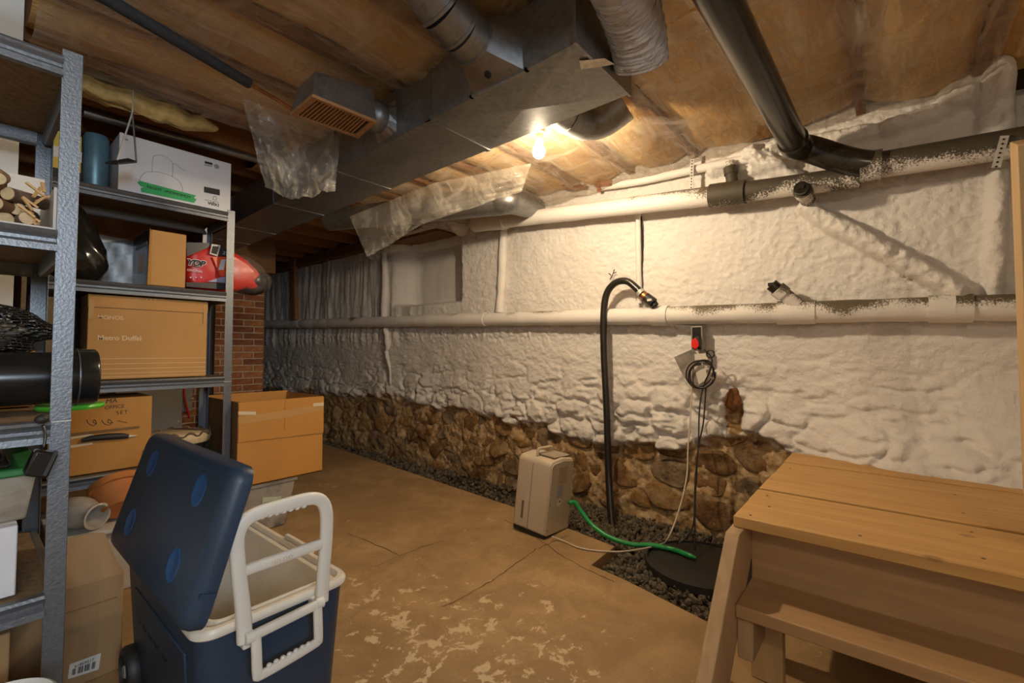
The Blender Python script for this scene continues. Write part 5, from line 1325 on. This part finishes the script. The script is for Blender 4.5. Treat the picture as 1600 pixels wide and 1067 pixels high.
# cartons and bucket on the floor
fb = thing('floor_carton', 'open brown carton with a barcode label on the floor under the shelf', 'box', (0.05, 2.07, 0))
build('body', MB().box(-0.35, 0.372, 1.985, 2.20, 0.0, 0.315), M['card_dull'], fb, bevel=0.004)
fl = [onY(98, 828, 2.0), onY(165, 812, 2.01)]
build('flap', MB().prism([(0.216, 1.986, 0.315), (0.366, 1.986, 0.315), (0.326, 2.03, 0.445), (0.29, 2.032, 0.452), (0.216, 2.03, 0.452)], (0, 0.005, 0)), M['card_dull'], fb)
build('crease', MB().box(0.215, 0.356, 1.9838, 1.985, 0.238, 0.240), M['card_dark'], fb)
lb = [onY(*p, 1.984) for p in ((109, 1038), (158, 1020), (154, 1046), (106, 1061))]
lab = build('barcode_label', MB().prism(lb, (0, 0.001, 0)), M['paper'], fb, label='white barcode label')
bars = MB(); u0 = lb[0].lerp(lb[3], 0.30); 
for k in range(17):
    t = 0.12 + 0.045 * k
    if k % 5 == 3: continue
    a = lb[0].lerp(lb[1], t).lerp(lb[3].lerp(lb[2], t), 0.40); c = lb[0].lerp(lb[1], t).lerp(lb[3].lerp(lb[2], t), 0.82)
    bars.bar(a + Vector((0, -0.0012, 0)), c + Vector((0, -0.0012, 0)), 0.0016 + 0.0012 * (k % 2), 0.0006, up=(0, 1, 0))
build('barcode', bars, M['ink'], lab)
xd = (lb[1] - lb[0]).normalized()
text_mesh('61869517', 0.0115, lb[0].lerp(lb[3], 0.36) + xd * 0.012, xd, (0, 0, 1), M['ink'], lab, 'label_digits')
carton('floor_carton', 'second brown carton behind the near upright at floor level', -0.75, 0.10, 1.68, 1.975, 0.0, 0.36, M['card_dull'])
bk_ = thing('bucket', 'white plastic bucket at the foot of the near shelf', 'bucket', (0.055, 1.37, 0))
build('pail', MB().lathe([(0.0, 0.004), (0.075, 0.004), (0.078, 0.01), (0.091, 0.33), (0.096, 0.335), (0.098, 0.345), (0.093, 0.348), (0.088, 0.335), (0.075, 0.02), (0.0, 0.02)], (0.055, 1.37, 0), (0, 0, 1), 44), M['cream'], bk_, smooth=40)
build('contents', MB().lathe([(0.0, 0.30), (0.0865, 0.30)], (0.055, 1.37, 0), (0, 0, 1), 44), M['paper'], bk_)

# ------------------------------------------------------------------ open carton on a clear bin
cbn = thing('clear_bin', 'cloudy clear bin with a pale green label under the open carton', 'bin', (1.1, 3.0, 0))
build('tub', MB().hexa([(1.01, 2.84, 0.0), (1.29, 2.84, 0), (1.29, 3.25, 0), (1.01, 3.25, 0)], [(0.995, 2.81, 0.265), (1.33, 2.81, 0.265), (1.33, 3.28, 0.265), (0.995, 3.28, 0.265)]), M['clear_bin'], cbn, bevel=0.012)
build('lid', MB().box(0.99, 1.34, 2.80, 3.29, 0.265, 0.287), M['clear_bin'], cbn, bevel=0.006)
build('contents', MB().box(1.03, 1.26, 2.90, 3.2, 0.012, 0.2), M['white_tape'], cbn, bevel=0.02)
g = lambda a, c: onY(340 + a / 3.95, 590 + c / 3.95, 2.815)
build('bin_label', MB().prism([g(278, 740), g(393, 730), g(390, 795), g(272, 815)], (0, 0.0015, 0)), plain('pale_green_paper', (0.46, 0.50, 0.34), 0.6), cbn)
build('label_text', MB().prism([g(285, 768), g(388, 758), g(388, 766), g(285, 776)], (0, -0.0008, 0)).prism([g(285, 782), g(350, 776), g(350, 781), g(285, 787)], (0, -0.0008, 0)), M['ink_grey'], cbn)
oc = thing('open_carton', 'large orange cardboard carton with open top on a clear bin', 'box', (1.24, 3.04, 0.29))
cx0, cx1, cy0, cy1, cz0, cz1 = 0.995, 1.487, 2.79, 3.29, 0.29, 0.762
t_ = 0.006
build('front_wall', MB().box(cx0, cx1, cy0, cy0 + t_, cz0, cz1), M['card_mid'], oc)
build('back_wall', MB().box(cx0, cx1, cy1 - t_, cy1, cz0, cz1 + 0.01), M['card_mid'], oc)
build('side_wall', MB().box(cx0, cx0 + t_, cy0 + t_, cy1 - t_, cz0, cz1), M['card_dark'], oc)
build('side_wall', MB().box(cx1 - t_, cx1, cy0 + t_, cy1 - t_, cz0, cz1), M['card_mid'], oc)
build('bottom', MB().box(cx0, cx1, cy0, cy1, cz0 - 0.001, cz0 + 0.006), M['card_mid'], oc)
build('flap_overlap', MB().prism([(cx0 + 0.002, cy0 - 0.006, 0.545), (cx1 + 0.002, cy0 - 0.006, 0.53), (cx1 + 0.002, cy0 - 0.006, cz1 - 0.003), (cx0 + 0.002, cy0 - 0.006, cz1 - 0.006)], (0, 0.006, 0)), M['card_mid'], oc)
g2 = lambda a, c: onY(340 + a / 3.95, 590 + c / 3.95, 2.783)
build('tape', MB().prism([g2(128, 245), g2(400, 205), g2(655, 160), g2(655, 200), g2(400, 250), g2(128, 290)], (0, 0.0006, 0)), M['tape'], oc, label='band of clear packing tape')
build('tape_end', MB().prism([g2(128, 208), g2(237, 210), g2(237, 230), g2(128, 230)], (0, -0.001, 0)), M['white_tape'], oc)
build('tape_end', MB().prism([g2(590, 158), g2(655, 152), g2(655, 172), g2(590, 178)], (0, -0.001, 0)), M['white_tape'], oc)
build('seam', MB().box(1.245, 1.2475, 2.7835, 2.785, 0.58, 0.757), M['card_dark'], oc)
build('inner_flap', MB().prism([(cx0 + 0.01, cy0 + 0.01, cz1), (cx0 + 0.01, cy1 - 0.02, cz1), (cx0 + 0.16, cy1 - 0.05, cz1 - 0.04), (cx0 + 0.16, cy0 + 0.04, cz1 - 0.04)], (0, 0, -0.005)), M['card_mid'], oc)

# ------------------------------------------------------------------ cooler
co = thing('wheeled_cooler', 'navy blue wheeled cooler with white handle and its lid open', 'cooler', (0.54, 1.55, 0))
X0, X1, Y0, Y1, HZ = 0.352, 0.728, 1.20, 1.90, 0.415
def rrect(x0, x1, y0, y1, r, z, n=6):
    out = []
    for cx, cy, a0 in ((x1 - r, y0 + r, -90), (x1 - r, y1 - r, 0), (x0 + r, y1 - r, 90), (x0 + r, y0 + r, 180)):
        for k in range(n + 1):
            a = R(a0 + 90 * k / n); out.append(Vector((cx + r * math.cos(a), cy + r * math.sin(a), z)))
    return out
def loft(mb, loops, cap0=True, cap1=True):
    n = len(loops[0]); vs = [p for l in loops for p in l]; fs = []
    for i in range(len(loops) - 1):
        for k in range(n): fs.append((i * n + k, i * n + (k + 1) % n, (i + 1) * n + (k + 1) % n, (i + 1) * n + k))
    if cap0: fs.append(tuple(range(n - 1, -1, -1)))
    if cap1: fs.append(tuple((len(loops) - 1) * n + k for k in range(n)))
    return mb.add(vs, fs)
tp_ = 0.028
bd = loft(MB(), [rrect(X0 + tp_, X1 - tp_, Y0 + tp_, Y1 - tp_, 0.05, 0.025), rrect(X0 + tp_ * 0.9, X1 - tp_ * 0.9, Y0 + tp_ * 0.9, Y1 - tp_ * 0.9, 0.05, 0.05), rrect(X0 + 0.006, X1 - 0.006, Y0 + 0.006, Y1 - 0.006, 0.045, HZ - 0.020)], True, False)
build('body', bd, M['blue'], co, smooth=50)
ins = 0.042
lin = loft(MB(), [rrect(X0, X1, Y0, Y1, 0.045, HZ - 0.022), rrect(X0 - 0.003, X1 + 0.003, Y0 - 0.003, Y1 + 0.003, 0.045, HZ - 0.018), rrect(X0 - 0.003, X1 + 0.003, Y0 - 0.003, Y1 + 0.003, 0.045, HZ - 0.008), rrect(X0 + 0.002, X1 - 0.002, Y0 + 0.002, Y1 - 0.002, 0.045, HZ),
     rrect(X0 + 0.014, X1 - 0.014, Y0 + 0.014, Y1 - 0.014, 0.04, HZ), rrect(X0 + 0.018, X1 - 0.018, Y0 + 0.018, Y1 - 0.018, 0.038, HZ - 0.014),
     rrect(X0 + ins - 0.004, X1 - ins + 0.004, Y0 + ins - 0.004, Y1 - ins + 0.004, 0.03, HZ - 0.014), rrect(X0 + ins - 0.002, X1 - ins + 0.002, Y0 + ins - 0.002, Y1 - ins + 0.002, 0.03, HZ - 0.005), rrect(X0 + ins + 0.004, X1 - ins - 0.004, Y0 + ins + 0.004, Y1 - ins - 0.004, 0.03, HZ - 0.005),
     rrect(X0 + ins + 0.008, X1 - ins - 0.008, Y0 + ins + 0.008, Y1 - ins - 0.008, 0.03, HZ - 0.02), rrect(X0 + ins + 0.025, X1 - ins - 0.025, Y0 + ins + 0.025, Y1 - ins - 0.025, 0.03, 0.08)], False, True)
build('liner', lin, M['cream_in'], co, smooth=40, label='cream inner liner and rim')
build('latch', MB().box(X1 - 0.006, X1 + 0.008, 1.42, 1.60, HZ - 0.006, HZ + 0.012), M['cream'], co, bevel=0.003)
# lid, hinged on the far left long edge
hx, hz_ = X0 - 0.004, HZ + 0.022
ang = math.atan2(0.33, 0.10)
u = Vector((math.cos(ang), 0, math.sin(ang))); nrm = Vector((-math.sin(ang), 0, math.cos(ang)))   # outward (upper) face of the lid
O_ = Vector((hx, Y0 - 0.042, hz_)); LW, LL = 0.352, 0.742
def lidloop(i, z, r):
    return [O_ + u * p.x + Vector((0, p.y, 0)) + nrm * p.z for p in rrect(i, LW - i, i, LL - i, r, z)]
ldm = loft(MB(), [lidloop(0.012, -0.012, 0.03), lidloop(0.0, -0.006, 0.035), lidloop(0.0, 0.014, 0.035), lidloop(0.004, 0.030, 0.035), lidloop(0.016, 0.040, 0.03), lidloop(0.03, 0.042, 0.025)], True, True)
lid = build('lid', ldm, M['blue'], co, smooth=40)
build('lid_liner', loft(MB(), [lidloop(0.012, -0.0125, 0.03), lidloop(0.020, -0.015, 0.03), lidloop(0.03, -0.017, 0.03)], False, True), M['cream'], lid, smooth=40)
for a in (0.10, 0.27):
    for c in (0.16, 0.585):
        ctr = O_ + u * a + Vector((0, c, 0)) + nrm * 0.0422
        build('cup_recess', MB().lathe([(0.0, 0.0), (0.030, 0.0002), (0.034, 0.0012), (0.037, 0.0008), (0.0385, 0.0)], ctr, nrm, 28), M['blue_cup'], lid, smooth=60, label='bright blue cup recess')
build('lid_clip', MB().hexa(*[[O_ + u * a + Vector((0, -0.002, 0)) * 1 + nrm * z + Vector((0, y, 0)) for a, y in ((0.075, -0.004), (0.085, -0.004), (0.085, 0.01), (0.075, 0.01))] for z in (-0.004, 0.028)]), M['blue'], lid)
build('lid_strap', MB().tube(smooth_path([(X0 + 0.02, Y0 + 0.03, HZ), (X0 + 0.035, Y0 + 0.10, HZ + 0.035), (X0 + 0.055, Y0 + 0.16, HZ + 0.09), (X0 + 0.055, Y0 + 0.12, HZ + 0.15)], 6), 0.006, 8), M['cream'], co, smooth=60)
# tow handle
yh = Y0 - 0.022
def plate2d(outer, inner, y, th):
    # outer and inner loops with equal counts, (x, z) pairs
    n = len(outer); vs = []
    for yy in (y - th / 2, y + th / 2):
        vs += [(x, yy, z) for x, z in outer] + [(x, yy, z) for x, z in inner]
    fs = []
    for k in range(n):
        l = (k + 1) % n
        fs += [(k, l, n + l, n + k), (2 * n + k, 2 * n + l, 3 * n + l, 3 * n + k), (k, l, 2 * n + l, 2 * n + k), (n + k, n + l, 3 * n + l, 3 * n + k)]
    return MB().add(vs, fs)
hl, hr = 0.422, 0.646
th_ = build('tow_handle', MB().sweep(smooth_path([(hl + 0.022, yh, 0.372), (hl + 0.018, yh, 0.44), (hl + 0.004, yh, 0.56), (hl + 0.003, yh, 0.625), (hl + 0.03, yh, 0.657), (hl + 0.10, yh, 0.664), (hr - 0.04, yh, 0.662), (hr - 0.008, yh, 0.63), (hr - 0.004, yh, 0.56), (hr - 0.012, yh, 0.44), (hr - 0.014, yh, 0.385)], 6), 0.0165, 0.011), M['cream'], co, smooth=50)
build('cross_bar', MB().sweep([(hl + 0.006, yh, 0.535), (hr - 0.006, yh, 0.538)], 0.013, 0.009), M['cream'], th_, smooth=60)
for k in range(7):
    build('grip_ridge', MB().blob((hl + 0.055 + k * 0.017, yh, 0.650), (0.008, 0.0095, 0.0065), 12, 8), M['cream'], th_, smooth=180)
text_mesh('IGLOO', 0.014, (hl + 0.075, yh - 0.0105, 0.531), (1, 0, 0), (0, 0, 1), M['white_tape'], th_, 'raised_lettering', spacing=1.3)
# swing handle below
sh = build('swing_handle', MB().sweep([(0.452, yh - 0.014, 0.384), (0.622, yh - 0.014, 0.392)], 0.0115, 0.009), M['cream'], co, smooth=60)
build('swing_frame', MB().sweep(smooth_path([(0.462, yh - 0.016, 0.385), (0.464, yh - 0.018, 0.34), (0.466, yh - 0.020, 0.297), (0.474, yh - 0.020, 0.289), (0.54, yh - 0.020, 0.292), (0.606, yh - 0.020, 0.298), (0.613, yh - 0.020, 0.305), (0.613, yh - 0.018, 0.345), (0.612, yh - 0.016, 0.39)], 4), 0.0115, 0.007), M['cream'], sh, smooth=60)
for k in range(7):
    build('grip_ridge', MB().blob((0.492 + k * 0.016, yh - 0.020, 0.302 + 0.0006 * k), (0.0065, 0.0065, 0.005), 12, 8), M['cream'], sh, smooth=180)
for x, z in ((0.452, 0.383), (0.622, 0.392)):
    build('pivot', MB().tube([(x - 0.012, yh - 0.012, z), (x + 0.006, yh - 0.012, z)], 0.014, 16), M['cream'], co, smooth=40)
    build('pivot_bracket', MB().box(x - 0.012, x + 0.01, yh - 0.004, Y0 + 0.012, z - 0.03, z + 0.006), M['cream'], co, bevel=0.003)
for s_, X in ((-1, X0 + 0.016), (1, X1 - 0.016)):
    w = build('wheel', MB().lathe([(0.0, -0.022), (0.045, -0.022), (0.066, -0.018), (0.070, -0.008), (0.070, 0.010), (0.064, 0.018), (0.05, 0.020), (0.046, 0.012), (0.0, 0.012)], (X + s_ * 0.004, Y1 - 0.075, 0.070), (s_, 0, 0), 36), M['blackrub'], co, smooth=40)
    build('hub', MB().lathe([(0.0, 0.018), (0.016, 0.018), (0.02, 0.012)], (X + s_ * 0.004, Y1 - 0.075, 0.070), (s_, 0, 0), 18), M['ink_grey'], w, smooth=40)
# raised logo panel on the long side facing the shelves
sx = X0 + 0.008
pp = [(sx + 0.004, 1.30, 0.335), (sx + 0.004, 1.78, 0.335), (sx + 0.012, 1.78, 0.22), (sx + 0.012, 1.30, 0.22)]
build('logo_panel', MB().prism(pp, (-0.007, 0, 0)), M['blue'], co, bevel=0.004)
text_mesh('IGLOO', 0.095, (sx + 0.003, 1.74, 0.245), (0, -1, 0), (0.06, 0, 1), M['blackrub'], co, 'raised_lettering', spacing=1.05)
